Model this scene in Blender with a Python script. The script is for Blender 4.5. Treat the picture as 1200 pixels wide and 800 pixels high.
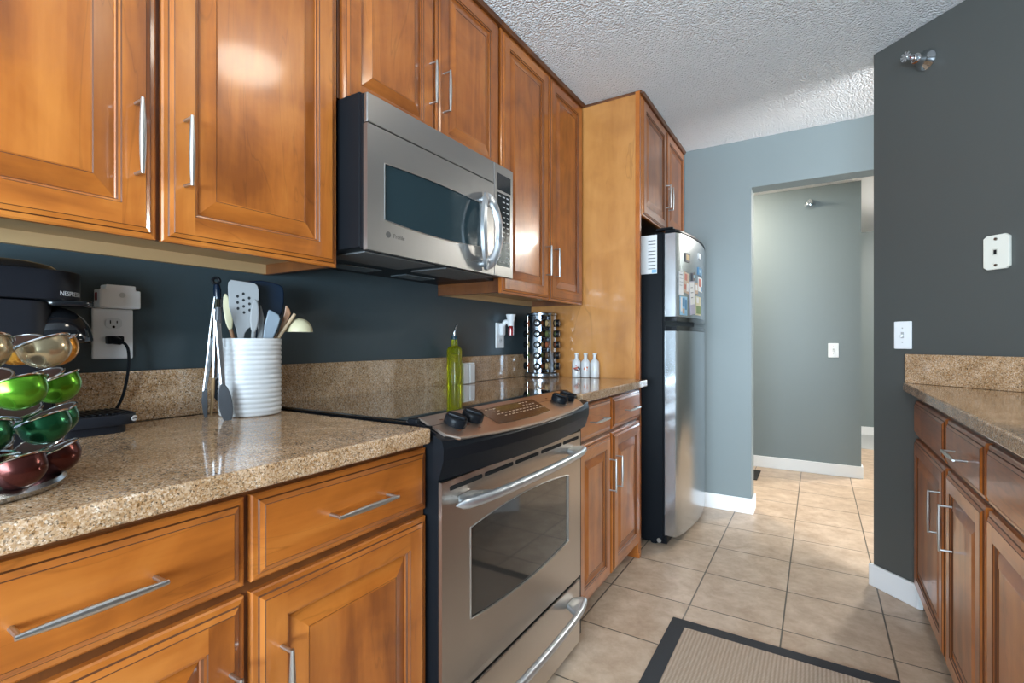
import bpy, bmesh, math, random
from mathutils import Vector, Matrix, Quaternion
random.seed(7)
PI = math.pi
for o in list(bpy.data.objects): bpy.data.objects.remove(o, do_unlink=True)
SC = bpy.context.scene
COL = SC.collection

# ------------------------------------------------------------------ camera
CAM = Vector((1.426, 0.0, 1.109))
YAW = math.radians(31.73)
cd = bpy.data.cameras.new('camera'); cd.sensor_width = 36.0; cd.lens = 578.2/1200*36.0
cd.clip_start = 0.02
cam = bpy.data.objects.new('camera', cd); COL.objects.link(cam)
cam.location = CAM; cam.rotation_euler = (PI/2, 0, YAW)
SC.camera = cam

# ------------------------------------------------------------------ world, lights, exposure
SC.view_settings.view_transform = 'Standard'; SC.view_settings.look = 'None'
SC.view_settings.gamma = 1.0; SC.view_settings.use_curve_mapping = False
SC.view_settings.exposure = 0.68
w = bpy.data.worlds.new('world'); SC.world = w; w.use_nodes = True
w.node_tree.nodes['Background'].inputs[0].default_value = (0.75, 0.86, 1.0, 1)
w.node_tree.nodes['Background'].inputs[1].default_value = 0.6

def area(name, loc, look, sx, sy, power, col):
    l = bpy.data.lights.new(name, 'AREA'); l.shape = 'RECTANGLE'; l.size = sx; l.size_y = sy
    l.energy = power; l.color = col
    o = bpy.data.objects.new(name, l); COL.objects.link(o); o.location = loc
    d = Vector(look) - Vector(loc); o.rotation_euler = d.to_track_quat('-Z', 'Y').to_euler()
    return o
# daylight: window behind the camera, patio door beside it, window of the room on the right
area('window_daylight', (1.55, -2.0, 1.45), (1.0, 3.0, 1.9), 1.9, 1.5, 66, (0.80, 0.91, 1.0))
area('patio_daylight', (4.42, 1.7, 1.25), (1.3, 3.3, 1.9), 1.8, 1.7, 125, (0.93, 0.97, 1.0))

area('added_ceiling_fill', (1.55, -1.9, 1.0), (1.3, 1.2, 2.41), 1.9, 0.7, 92, (0.60, 0.82, 1.0))  # added fill aimed upward to brighten the ceiling, no separate source there
# ------------------------------------------------------------------ helpers
ORG = {}
PRINTS = []
class MB:
    def __init__(s): s.bm = bmesh.new(); s.mi = 0
    def f(s, vs, mi=None, sm=False):
        bv = [s.bm.verts.new(v) for v in vs]
        try: fc = s.bm.faces.new(bv)
        except ValueError: return None
        fc.material_index = s.mi if mi is None else mi; fc.smooth = sm
        return fc
    def loops(s, rings, closed=True, cap=(True, True), sm=True, mi=None):
        mi = s.mi if mi is None else mi
        R = [[s.bm.verts.new(v) for v in r] for r in rings]
        n = len(R[0])
        for a, b in zip(R, R[1:]):
            for i in range(n if closed else n-1):
                j = (i+1) % n
                q = [a[i], a[j], b[j], b[i]]
                fc = s.bm.faces.new(q); fc.smooth = sm; fc.material_index = mi
        if cap[0]:
            fc = s.bm.faces.new(R[0][::-1]); fc.material_index = mi
        if cap[1]:
            fc = s.bm.faces.new(R[-1]); fc.material_index = mi
        return R
    def box(s, x0, x1, y0, y1, z0, z1, bev=0.0, mi=None):
        return s.prism([(x0, y0), (x1, y0), (x1, y1), (x0, y1)], z0, z1, bev, mi)
    def prism(s, pts, z0, z1, bev=0.0, mi=None, axis='z', seg=2, sm=False):
        mi = s.mi if mi is None else mi
        t = bmesh.new()
        def P(a, b, c):
            return {'z': (a, b, c), 'x': (c, a, b), 'y': (a, c, b)}[axis]
        lo = [t.verts.new(P(a, b, z0)) for a, b in pts]
        hi = [t.verts.new(P(a, b, z1)) for a, b in pts]
        n = len(pts)
        t.faces.new(lo[::-1]); t.faces.new(hi)
        for i in range(n):
            j = (i+1) % n; t.faces.new([lo[i], lo[j], hi[j], hi[i]])
        bmesh.ops.recalc_face_normals(t, faces=t.faces)
        if bev > 0:
            es = [e for e in t.edges if e.calc_face_angle(0) > 0.5]
            bmesh.ops.bevel(t, geom=es, offset=bev, segments=seg, affect='EDGES', profile=0.5)
        s.merge(t, mi, sm)
    def merge(s, t, mi=None, sm=False):
        m = {}
        for v in t.verts: m[v] = s.bm.verts.new(v.co)
        for fc in t.faces:
            try: g = s.bm.faces.new([m[v] for v in fc.verts])
            except ValueError: continue
            g.material_index = s.mi if mi is None else mi; g.smooth = sm or fc.smooth
        t.free()
    def frame(s, d):
        d = Vector(d).normalized()
        u = Vector((0, 0, 1)) if abs(d.z) < 0.9 else Vector((1, 0, 0))
        a = d.cross(u).normalized(); b = a.cross(d).normalized()
        return a, b
    def tube(s, pts, rad, seg=10, mi=None, sq=1.0, cap=(True, True)):
        pts = [Vector(p) for p in pts]
        if not hasattr(rad, '__len__'): rad = [rad]*len(pts)
        rings = []; a = None
        for i, p in enumerate(pts):
            d = (pts[min(i+1, len(pts)-1)] - pts[max(i-1, 0)])
            if a is None: a, b = s.frame(d)
            else:
                dn = d.normalized(); a = (a - dn*a.dot(dn)).normalized(); b = a.cross(dn)
            rings.append([p + a*math.cos(2*PI*k/seg)*rad[i] + b*math.sin(2*PI*k/seg)*rad[i]*sq for k in range(seg)])
        s.loops(rings, True, cap, True, mi)
    def cyl(s, p0, p1, r0, r1=None, seg=24, mi=None, bev=0):
        r1 = r0 if r1 is None else r1
        p0 = Vector(p0); p1 = Vector(p1); d = (p1-p0); L = d.length; d.normalize()
        a, b = s.frame(d)
        def ring(p, r): return [p + a*math.cos(2*PI*k/seg)*r + b*math.sin(2*PI*k/seg)*r for k in range(seg)]
        rs = [ring(p0, r0), ring(p1, r1)]
        if bev: rs = [ring(p0, r0-bev), ring(p0+d*bev, r0), ring(p1-d*bev, r1), ring(p1, r1-bev)]
        s.loops(rs, True, (True, True), True, mi)
    def lathe(s, prof, c=(0, 0, 0), axis=(0, 0, 1), seg=32, mi=None, cap=(True, True), sx=1, sy=1, a=None):
        c = Vector(c); d = Vector(axis).normalized()
        if a is None: a, b = s.frame(d)
        else: a = Vector(a).normalized(); b = d.cross(a)
        rings = [[c + d*z + a*math.cos(2*PI*k/seg)*r*sx + b*math.sin(2*PI*k/seg)*r*sy for k in range(seg)] for r, z in prof]
        s.loops(rings, True, cap, True, mi)
    def torus(s, c, axis, R, r, seg=32, ss=8, mi=None):
        c = Vector(c); d = Vector(axis).normalized(); a, b = s.frame(d)
        pr = [(R + r*math.cos(2*PI*k/ss), r*math.sin(2*PI*k/ss)) for k in range(ss+1)]
        s.lathe(pr, c, d, seg, mi, (False, False))
    def slab(s, outline, O, U, V, W, t, mi=None, bev=0.0, holes=None):
        """outline (u,v) polygon in plane O+uU+vV, thickness t along W"""
        O, U, V, W = map(Vector, (O, U, V, W))
        tb = bmesh.new(); n = len(outline)
        lo = [tb.verts.new(O+U*a+V*b) for a, b in outline]
        hi = [tb.verts.new(O+U*a+V*b+W*t) for a, b in outline]
        tb.faces.new(lo[::-1]); tb.faces.new(hi)
        for i in range(n):
            j = (i+1) % n; tb.faces.new([lo[i], lo[j], hi[j], hi[i]])
        bmesh.ops.recalc_face_normals(tb, faces=tb.faces)
        if bev:
            es = [e for e in tb.edges if all(len(f_.verts) == n for f_ in e.link_faces) or any(len(f_.verts) == n for f_ in e.link_faces)]
            bmesh.ops.bevel(tb, geom=es, offset=bev, segments=2, affect='EDGES', profile=0.5)
        s.merge(tb, mi)
    def build(s, name, mats, parent=None, org=None, smooth=None):
        if not isinstance(mats, (list, tuple)): mats = [mats]
        if parent is not None: o0 = ORG[parent.name]
        else: o0 = Vector(org) if org is not None else Vector((0, 0, 0))
        for v in s.bm.verts: v.co -= o0
        bmesh.ops.remove_doubles(s.bm, verts=s.bm.verts, dist=1e-6)
        bmesh.ops.recalc_face_normals(s.bm, faces=s.bm.faces)
        me = bpy.data.meshes.new(name)
        s.bm.to_mesh(me); s.bm.free()
        for m in mats: me.materials.append(m)
        if smooth is not None:
            for p in me.polygons: p.use_smooth = True
        if any(p.use_smooth for p in me.polygons):
            try: me.set_sharp_from_angle(angle=math.radians(35 if smooth is None else smooth))
            except Exception: pass
        o = bpy.data.objects.new(name, me); COL.objects.link(o)
        if parent is not None: o.parent = parent
        else: o.location = o0
        ORG[o.name] = o0
        return o
def tag(o, label, cat=None, group=None, kind=None):
    if label: o['label'] = label
    if cat: o['category'] = cat
    if group: o['group'] = group
    if kind: o['kind'] = kind
    return o
def thing(name, label, cat, loc, group=None):
    o = bpy.data.objects.new(name, None); COL.objects.link(o); o.location = loc
    o.empty_display_size = 0.05
    ORG[o.name] = Vector(loc)
    return tag(o, label, cat, group)
def struct(o): o['kind'] = 'structure'; return o
def copy_tree(o, parent=None):
    c = o.copy(); COL.objects.link(c)
    if parent is not None: c.parent = parent
    for ch in list(o.children): copy_tree(ch, c)
    return c
def text(name, s, size, mat, parent, M, ext=0.0004):
    cu = bpy.data.curves.new(name, 'FONT'); cu.body = s; cu.size = size; cu.extrude = ext
    cu.align_x = 'CENTER'; cu.align_y = 'CENTER'
    t = bpy.data.objects.new(name+'_tmp', cu); COL.objects.link(t)
    dg = bpy.context.evaluated_depsgraph_get(); dg.update()
    me = bpy.data.meshes.new_from_object(t.evaluated_get(dg))
    bpy.data.objects.remove(t, do_unlink=True)
    me.transform(M)
    o0 = ORG[parent.name]
    me.transform(Matrix.Translation(-o0))
    me.materials.clear(); me.materials.append(mat)
    o = bpy.data.objects.new(name, me); COL.objects.link(o); o.parent = parent; ORG[o.name] = o0
    return o
def MXF(o, u, v):      # matrix: text x->u, y->v, normal u x v, at o
    u = Vector(u).normalized(); v = Vector(v).normalized(); n = u.cross(v)
    m = Matrix((u, v, n)).transposed().to_4x4(); m.translation = Vector(o); return m

# ------------------------------------------------------------------ materials
def mat(name):
    m = bpy.data.materials.new(name); m.use_nodes = True
    return m, m.node_tree, m.node_tree.nodes['Principled BSDF']
def simple(name, col, rough=0.5, metal=0.0, bump=0.0, bscale=200, coat=0.0, trans=0.0, ior=1.45, spec=0.5, emis=None, var=0.0, aniso=0.0):
    m, nt, b = mat(name)
    b.inputs['Base Color'].default_value = (*col, 1); b.inputs['Roughness'].default_value = rough
    b.inputs['Metallic'].default_value = metal; b.inputs['Coat Weight'].default_value = coat
    b.inputs['Transmission Weight'].default_value = trans; b.inputs['IOR'].default_value = ior
    b.inputs['Specular IOR Level'].default_value = spec
    if aniso: b.inputs['Anisotropic'].default_value = aniso
    if emis: b.inputs['Emission Color'].default_value = (*emis[0], 1); b.inputs['Emission Strength'].default_value = emis[1]
    tc = nt.nodes.new('ShaderNodeTexCoord')
    n = nt.nodes.new('ShaderNodeTexNoise'); n.inputs['Scale'].default_value = bscale; n.inputs['Detail'].default_value = 3
    nt.links.new(tc.outputs['Object'], n.inputs['Vector'])
    if bump:
        bp = nt.nodes.new('ShaderNodeBump'); bp.inputs['Strength'].default_value = bump; bp.inputs['Distance'].default_value = 0.002
        nt.links.new(n.outputs['Fac'], bp.inputs['Height']); nt.links.new(bp.outputs['Normal'], b.inputs['Normal'])
    if var:
        mr = nt.nodes.new('ShaderNodeMapRange'); mr.inputs['To Min'].default_value = max(rough-var, 0.02); mr.inputs['To Max'].default_value = rough+var
        nt.links.new(n.outputs['Fac'], mr.inputs['Value']); nt.links.new(mr.outputs['Result'], b.inputs['Roughness'])
    return m
def ramp(nt, stops):
    r = nt.nodes.new('ShaderNodeValToRGB'); el = r.color_ramp.elements
    while len(el) > 1: el.remove(el[0])
    el[0].position = stops[0][0]; el[0].color = (*stops[0][1], 1)
    for p, c in stops[1:]:
        e = el.new(p); e.color = (*c, 1)
    return r
def wood(name, scale, dark=(0.25, 0.066, 0.010), mid=(0.43, 0.124, 0.018), light=(0.56, 0.188, 0.033), rough=0.3):
    m, nt, b = mat(name); N = nt.nodes.new; L = nt.links.new
    tc = N('ShaderNodeTexCoord'); oi = N('ShaderNodeObjectInfo')
    ad = N('ShaderNodeVectorMath'); ad.operation = 'ADD'
    sc = N('ShaderNodeVectorMath'); sc.operation = 'SCALE'; sc.inputs['Scale'].default_value = 9.0
    cb = N('ShaderNodeCombineXYZ')
    for k in range(3): L(oi.outputs['Random'], cb.inputs[k])
    L(cb.outputs[0], sc.inputs[0]); L(tc.outputs['Object'], ad.inputs[0]); L(sc.outputs[0], ad.inputs[1])
    mp = N('ShaderNodeMapping'); mp.inputs['Scale'].default_value = scale; L(ad.outputs[0], mp.inputs['Vector'])
    n1 = N('ShaderNodeTexNoise'); n1.inputs['Scale'].default_value = 1.0; n1.inputs['Detail'].default_value = 5; n1.inputs['Distortion'].default_value = 0.6
    L(mp.outputs[0], n1.inputs['Vector'])
    n2 = N('ShaderNodeTexNoise'); n2.inputs['Scale'].default_value = 5.5; n2.inputs['Detail'].default_value = 4; n2.inputs['Distortion'].default_value = 1.2
    L(ad.outputs[0], n2.inputs['Vector'])
    n3 = N('ShaderNodeTexNoise'); n3.inputs['Scale'].default_value = 9.0; n3.inputs['Detail'].default_value = 2
    L(mp.outputs[0], n3.inputs['Vector'])
    m1 = N('ShaderNodeMath'); m1.operation = 'MULTIPLY_ADD'; m1.inputs[1].default_value = 0.55
    m2 = N('ShaderNodeMath'); m2.operation = 'MULTIPLY_ADD'; m2.inputs[1].default_value = 0.35
    m3 = N('ShaderNodeMath'); m3.operation = 'MULTIPLY'; m3.inputs[1].default_value = 0.10
    L(n3.outputs['Fac'], m3.inputs[0]); L(n2.outputs['Fac'], m2.inputs[0]); L(m3.outputs[0], m2.inputs[2])
    L(n1.outputs['Fac'], m1.inputs[0]); L(m2.outputs[0], m1.inputs[2])
    r = ramp(nt, [(0.37, dark), (0.5, mid), (0.63, light)]); L(m1.outputs[0], r.inputs[0])
    mp2 = N('ShaderNodeMapping'); mp2.inputs['Scale'].default_value = tuple(q*0.55 for q in scale); L(ad.outputs[0], mp2.inputs['Vector'])
    n4 = N('ShaderNodeTexNoise'); n4.inputs['Scale'].default_value = 1.0; n4.inputs['Detail'].default_value = 3; n4.inputs['Distortion'].default_value = 2.2; L(mp2.outputs[0], n4.inputs['Vector'])
    sb = N('ShaderNodeMath'); sb.operation = 'SUBTRACT'; sb.inputs[1].default_value = 0.56; L(n4.outputs['Fac'], sb.inputs[0])
    ab = N('ShaderNodeMath'); ab.operation = 'ABSOLUTE'; L(sb.outputs[0], ab.inputs[0])
    fl = N('ShaderNodeMapRange'); fl.inputs['From Min'].default_value = 0.0; fl.inputs['From Max'].default_value = 0.010; fl.inputs['To Min'].default_value = 0.80; fl.inputs['To Max'].default_value = 1.0; L(ab.outputs[0], fl.inputs['Value'])
    mm = N('ShaderNodeVectorMath'); mm.operation = 'SCALE'; L(r.outputs[0], mm.inputs[0]); L(fl.outputs[0], mm.inputs['Scale'])
    L(mm.outputs[0], b.inputs['Base Color'])
    b.inputs['Roughness'].default_value = rough; b.inputs['Coat Weight'].default_value = 0.45; b.inputs['Coat Roughness'].default_value = 0.10
    bp = N('ShaderNodeBump'); bp.inputs['Strength'].default_value = 0.06; bp.inputs['Distance'].default_value = 0.001
    L(n3.outputs['Fac'], bp.inputs['Height']); L(bp.outputs[0], b.inputs['Normal'])
    return m
W_V = wood('maple_vertical', (11, 11, 1.3)); W_H = wood('maple_horizontal', (11, 1.3, 11))
GLAZE = simple('maple_glaze', (0.10, 0.030, 0.008), 0.4)
PANELW = wood('maple_panel', (7, 7, 1.1), (0.41, 0.165, 0.040), (0.50, 0.215, 0.055), (0.57, 0.26, 0.072), 0.38)
CARC = wood('cabinet_box_wood_shaded', (9, 9, 1.2), (0.09, 0.026, 0.006), (0.14, 0.042, 0.009), (0.19, 0.06, 0.013), 0.45)  # box wood darkened to paint shadow into the gaps around the fronts
INTER = simple('cabinet_underside', (0.52, 0.33, 0.16), 0.45, bump=0.05)
DOORM = [W_V, W_H, GLAZE]

def granite(name, k=1.0):
    m, nt, b = mat(name); N = nt.nodes.new; L = nt.links.new
    tc = N('ShaderNodeTexCoord')
    v1 = N('ShaderNodeTexVoronoi'); v1.inputs['Scale'].default_value = 460
    v2 = N('ShaderNodeTexVoronoi'); v2.inputs['Scale'].default_value = 250
    n1 = N('ShaderNodeTexNoise'); n1.inputs['Scale'].default_value = 7; n1.inputs['Detail'].default_value = 5; n1.inputs['Distortion'].default_value = 1.5
    nd = N('ShaderNodeTexNoise'); nd.inputs['Scale'].default_value = 420; nd.inputs['Detail'].default_value = 2; L(tc.outputs['Object'], nd.inputs['Vector'])
    sd = N('ShaderNodeVectorMath'); sd.operation = 'SCALE'; sd.inputs['Scale'].default_value = 0.0045; L(nd.outputs['Color'], sd.inputs[0])
    dv = N('ShaderNodeVectorMath'); L(tc.outputs['Object'], dv.inputs[0]); L(sd.outputs[0], dv.inputs[1])
    for v in (v1, v2): L(dv.outputs[0], v.inputs['Vector'])
    L(tc.outputs['Object'], n1.inputs['Vector'])
    s1 = N('ShaderNodeSeparateColor'); L(v1.outputs['Color'], s1.inputs[0])
    s2 = N('ShaderNodeSeparateColor'); L(v2.outputs['Color'], s2.inputs[0])
    r1 = ramp(nt, [(0.0, (0.02, 0.014, 0.01)), (0.12, (0.04, 0.025, 0.016)), (0.15, (0.22, 0.12, 0.05)), (0.35, (0.38, 0.225, 0.11)), (0.6, (0.50, 0.335, 0.20)), (0.85, (0.62, 0.47, 0.34)), (0.93, (0.66, 0.54, 0.42)), (1.0, (0.82, 0.78, 0.72))])
    L(s1.outputs[0], r1.inputs[0])
    r2 = ramp(nt, [(0.0, (0.10, 0.07, 0.045)), (0.06, (0.12, 0.08, 0.05)), (0.09, (0.45, 0.25, 0.10)), (0.5, (0.52, 0.37, 0.24)), (1.0, (0.68, 0.57, 0.46))])
    L(s2.outputs[0], r2.inputs[0])
    mx = N('ShaderNodeMix'); mx.data_type = 'RGBA'; mx.inputs['Factor'].default_value = 0.34
    L(r1.outputs[0], mx.inputs['A']); L(r2.outputs[0], mx.inputs['B'])
    r3 = ramp(nt, [(0.35, (0.80, 0.70, 0.58)), (0.65, (1.12, 1.06, 1.0))]); L(n1.outputs['Fac'], r3.inputs[0])
    mu = N('ShaderNodeMix'); mu.data_type = 'RGBA'; mu.blend_type = 'MULTIPLY'; mu.inputs['Factor'].default_value = 1.0
    L(mx.outputs['Result'], mu.inputs['A']); L(r3.outputs[0], mu.inputs['B'])
    L(mu.outputs['Result'], b.inputs['Base Color'])
    b.inputs['Roughness'].default_value = 0.08; b.inputs['Specular IOR Level'].default_value = 0.55
    return m
GRAN = granite('granite')

def paint(name, col, rough=0.42, bump=0.10):
    return simple(name, col, rough, bump=bump, bscale=260)
WALLP = paint('slate_paint_lit', (0.185, 0.222, 0.230))  # one wall paint throughout; this lighter copy carries the light on the far wall
WALLD = paint('slate_paint_shaded', (0.078, 0.082, 0.078))  # same paint darkened, shade of the angled wall put into the colour
WALLK = paint('slate_paint_deep_shade', (0.050, 0.072, 0.082), 0.35)  # same paint darker still, shade under the wall cabinets painted in
WHITEP = simple('white_trim_paint', (0.82, 0.83, 0.84), 0.35)
def ceilmat():
    m, nt, b = mat('popcorn_ceiling'); N = nt.nodes.new; L = nt.links.new
    tc = N('ShaderNodeTexCoord')
    n1 = N('ShaderNodeTexNoise'); n1.inputs['Scale'].default_value = 75; n1.inputs['Detail'].default_value = 4; n1.inputs['Roughness'].default_value = 0.6
    v = N('ShaderNodeTexVoronoi'); v.inputs['Scale'].default_value = 110
    for q in (n1, v): L(tc.outputs['Object'], q.inputs['Vector'])
    ad = N('ShaderNodeMath'); ad.operation = 'SUBTRACT'; L(n1.outputs['Fac'], ad.inputs[0]); L(v.outputs['Distance'], ad.inputs[1])
    bp = N('ShaderNodeBump'); bp.inputs['Strength'].default_value = 0.9; bp.inputs['Distance'].default_value = 0.012
    L(ad.outputs[0], bp.inputs['Height']); L(bp.outputs[0], b.inputs['Normal'])
    b.inputs['Base Color'].default_value = (0.84, 0.85, 0.86, 1); b.inputs['Roughness'].default_value = 0.9
    return m
CEIL = ceilmat()
def tilemat():
    m, nt, b = mat('floor_tile'); N = nt.nodes.new; L = nt.links.new
    g = N('ShaderNodeNewGeometry'); sp = N('ShaderNodeSeparateXYZ'); L(g.outputs['Position'], sp.inputs[0])
    S = 0.3427
    def line(out, off):
        a = N('ShaderNodeMath'); a.operation = 'SUBTRACT'; a.inputs[1].default_value = off; L(out, a.inputs[0])
        d = N('ShaderNodeMath'); d.operation = 'DIVIDE'; d.inputs[1].default_value = S; L(a.outputs[0], d.inputs[0])
        fr = N('ShaderNodeMath'); fr.operation = 'FRACT'; L(d.outputs[0], fr.inputs[0])
        fl = N('ShaderNodeMath'); fl.operation = 'FLOOR'; L(d.outputs[0], fl.inputs[0])
        pp = N('ShaderNodeMath'); pp.operation = 'PINGPONG'; pp.inputs[1].default_value = 0.5; L(d.outputs[0], pp.inputs[0])
        return pp.outputs[0], fl.outputs[0]
    dx, fx = line(sp.outputs[0], 0.6265); dy, fy = line(sp.outputs[1], 1.818)
    mn = N('ShaderNodeMath'); mn.operation = 'MINIMUM'; L(dx, mn.inputs[0]); L(dy, mn.inputs[1])
    ss = N('ShaderNodeMapRange'); ss.interpolation_type = 'SMOOTHSTEP'; ss.inputs['From Min'].default_value = 0.006; ss.inputs['From Max'].default_value = 0.011
    L(mn.outputs[0], ss.inputs['Value'])
    cb = N('ShaderNodeCombineXYZ'); L(fx, cb.inputs[0]); L(fy, cb.inputs[1])
    wn = N('ShaderNodeTexWhiteNoise'); L(cb.outputs[0], wn.inputs['Vector'])
    # shift the clouding per tile
    sc = N('ShaderNodeVectorMath'); sc.operation = 'SCALE'; sc.inputs['Scale'].default_value = 7; L(wn.outputs['Color'], sc.inputs[0])
    ad = N('ShaderNodeVectorMath'); L(g.outputs['Position'], ad.inputs[0]); L(sc.outputs[0], ad.inputs[1])
    n = N('ShaderNodeTexNoise'); n.inputs['Scale'].default_value = 11; n.inputs['Detail'].default_value = 8; n.inputs['Roughness'].default_value = 0.68; n.inputs['Distortion'].default_value = 0.25
    L(ad.outputs[0], n.inputs['Vector'])
    r = ramp(nt, [(0.3, (0.40, 0.275, 0.185)), (0.5, (0.52, 0.385, 0.275)), (0.7, (0.64, 0.50, 0.38))]); L(n.outputs['Fac'], r.inputs[0])
    mx = N('ShaderNodeMix'); mx.data_type = 'RGBA'; L(ss.outputs[0], mx.inputs['Factor']); mx.inputs['A'].default_value = (0.11, 0.085, 0.06, 1); L(r.outputs[0], mx.inputs['B'])
    L(mx.outputs['Result'], b.inputs['Base Color'])
    b.inputs['Roughness'].default_value = 0.34
    bp = N('ShaderNodeBump'); bp.inputs['Strength'].default_value = 0.5; bp.inputs['Distance'].default_value = 0.002; L(ss.outputs[0], bp.inputs['Height'])
    L(bp.outputs[0], b.inputs['Normal'])
    return m
TILE = tilemat()
def steelmat(name, col, rough, scale, aniso=0.4):
    m, nt, b = mat(name); N = nt.nodes.new; L = nt.links.new
    tc = N('ShaderNodeTexCoord'); mp = N('ShaderNodeMapping'); mp.inputs['Scale'].default_value = scale; L(tc.outputs['Object'], mp.inputs[0])
    n = N('ShaderNodeTexNoise'); n.inputs['Scale'].default_value = 1; n.inputs['Detail'].default_value = 3; L(mp.outputs[0], n.inputs['Vector'])
    mr = N('ShaderNodeMapRange'); mr.inputs['To Min'].default_value = rough-0.06; mr.inputs['To Max'].default_value = rough+0.08
    L(n.outputs['Fac'], mr.inputs['Value']); L(mr.outputs['Result'], b.inputs['Roughness'])
    bp = N('ShaderNodeBump'); bp.inputs['Strength'].default_value = 0.04; bp.inputs['Distance'].default_value = 0.0006
    L(n.outputs['Fac'], bp.inputs['Height']); L(bp.outputs[0], b.inputs['Normal'])
    b.inputs['Base Color'].default_value = (*col, 1); b.inputs['Metallic'].default_value = 1.0
    b.inputs['Anisotropic'].default_value = aniso
    return m
STEELM = steelmat('microwave_steel', (0.36, 0.35, 0.34), 0.34, (900, 3, 900))  # same stainless as the range, its dark reflection put into the colour
STEEL = steelmat('brushed_steel', (0.50, 0.45, 0.40), 0.30, (900, 3, 900))
STEELF = steelmat('fridge_steel', (0.46, 0.48, 0.50), 0.20, (900, 900, 3))
PANELS = steelmat('control_panel_steel', (0.60, 0.48, 0.40), 0.34, (900, 3, 900))
SATIN = simple('satin_aluminium', (0.60, 0.63, 0.66), 0.36, metal=0.9)
NICK = simple('brushed_nickel', (0.50, 0.50, 0.49), 0.36, metal=1.0)
CHROME = simple('chrome', (0.62, 0.65, 0.68), 0.12, metal=1.0)
BLACK = simple('black_plastic', (0.008, 0.009, 0.011), 0.34, bump=0.03, spec=0.12)
BLACKG = simple('black_gloss', (0.008, 0.009, 0.011), 0.08)
BLACKT = simple('textured_black_case', (0.006, 0.008, 0.011), 0.42, bump=0.5, bscale=420, spec=0.12)
DARKM = simple('matte_black_body', (0.012, 0.013, 0.017), 0.42, spec=0.2)
GLASSB = simple('dark_oven_glass', (0.030, 0.026, 0.022), 0.05, spec=0.9)
COOKG = simple('cooktop_glass', (0.006, 0.007, 0.008), 0.03, spec=1.0, coat=1.0)
MWG = simple('microwave_window', (0.018, 0.036, 0.044), 0.08, spec=0.8)
WHITE = simple('white_plastic', (0.88, 0.90, 0.92), 0.35)
IVORY = simple('ivory_plastic', (0.74, 0.72, 0.64), 0.38)
CERAM = simple('white_ceramic', (0.66, 0.67, 0.68), 0.18, coat=0.3)
GREYS = simple('grey_silicone', (0.27, 0.275, 0.28), 0.45)
BLUEG = simple('blue_grey_silicone', (0.20, 0.245, 0.29), 0.45)
NAVY = simple('navy_silicone', (0.003, 0.012, 0.030), 0.22)
CREAM = simple('cream_plastic', (0.62, 0.56, 0.36), 0.4)
UWOOD = wood('utensil_wood', (30, 30, 6), (0.25, 0.11, 0.05), (0.36, 0.18, 0.09), (0.5, 0.3, 0.16), 0.5)
DKGREY = simple('dark_grey_silicone', (0.060, 0.065, 0.075), 0.4)
PAPER = simple('paper', (0.78, 0.78, 0.78), 0.6)
SLOT = simple('dark_slot', (0.004, 0.004, 0.004), 0.8)
def glassmat(name, col, rough=0.02):
    return simple(name, col, rough, trans=1.0, ior=1.45)
GLASS = glassmat('clear_glass', (0.95, 0.97, 0.97))
OIL = simple('olive_oil', (0.50, 0.52, 0.015), 0.03, trans=0.85, ior=1.4)

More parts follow.
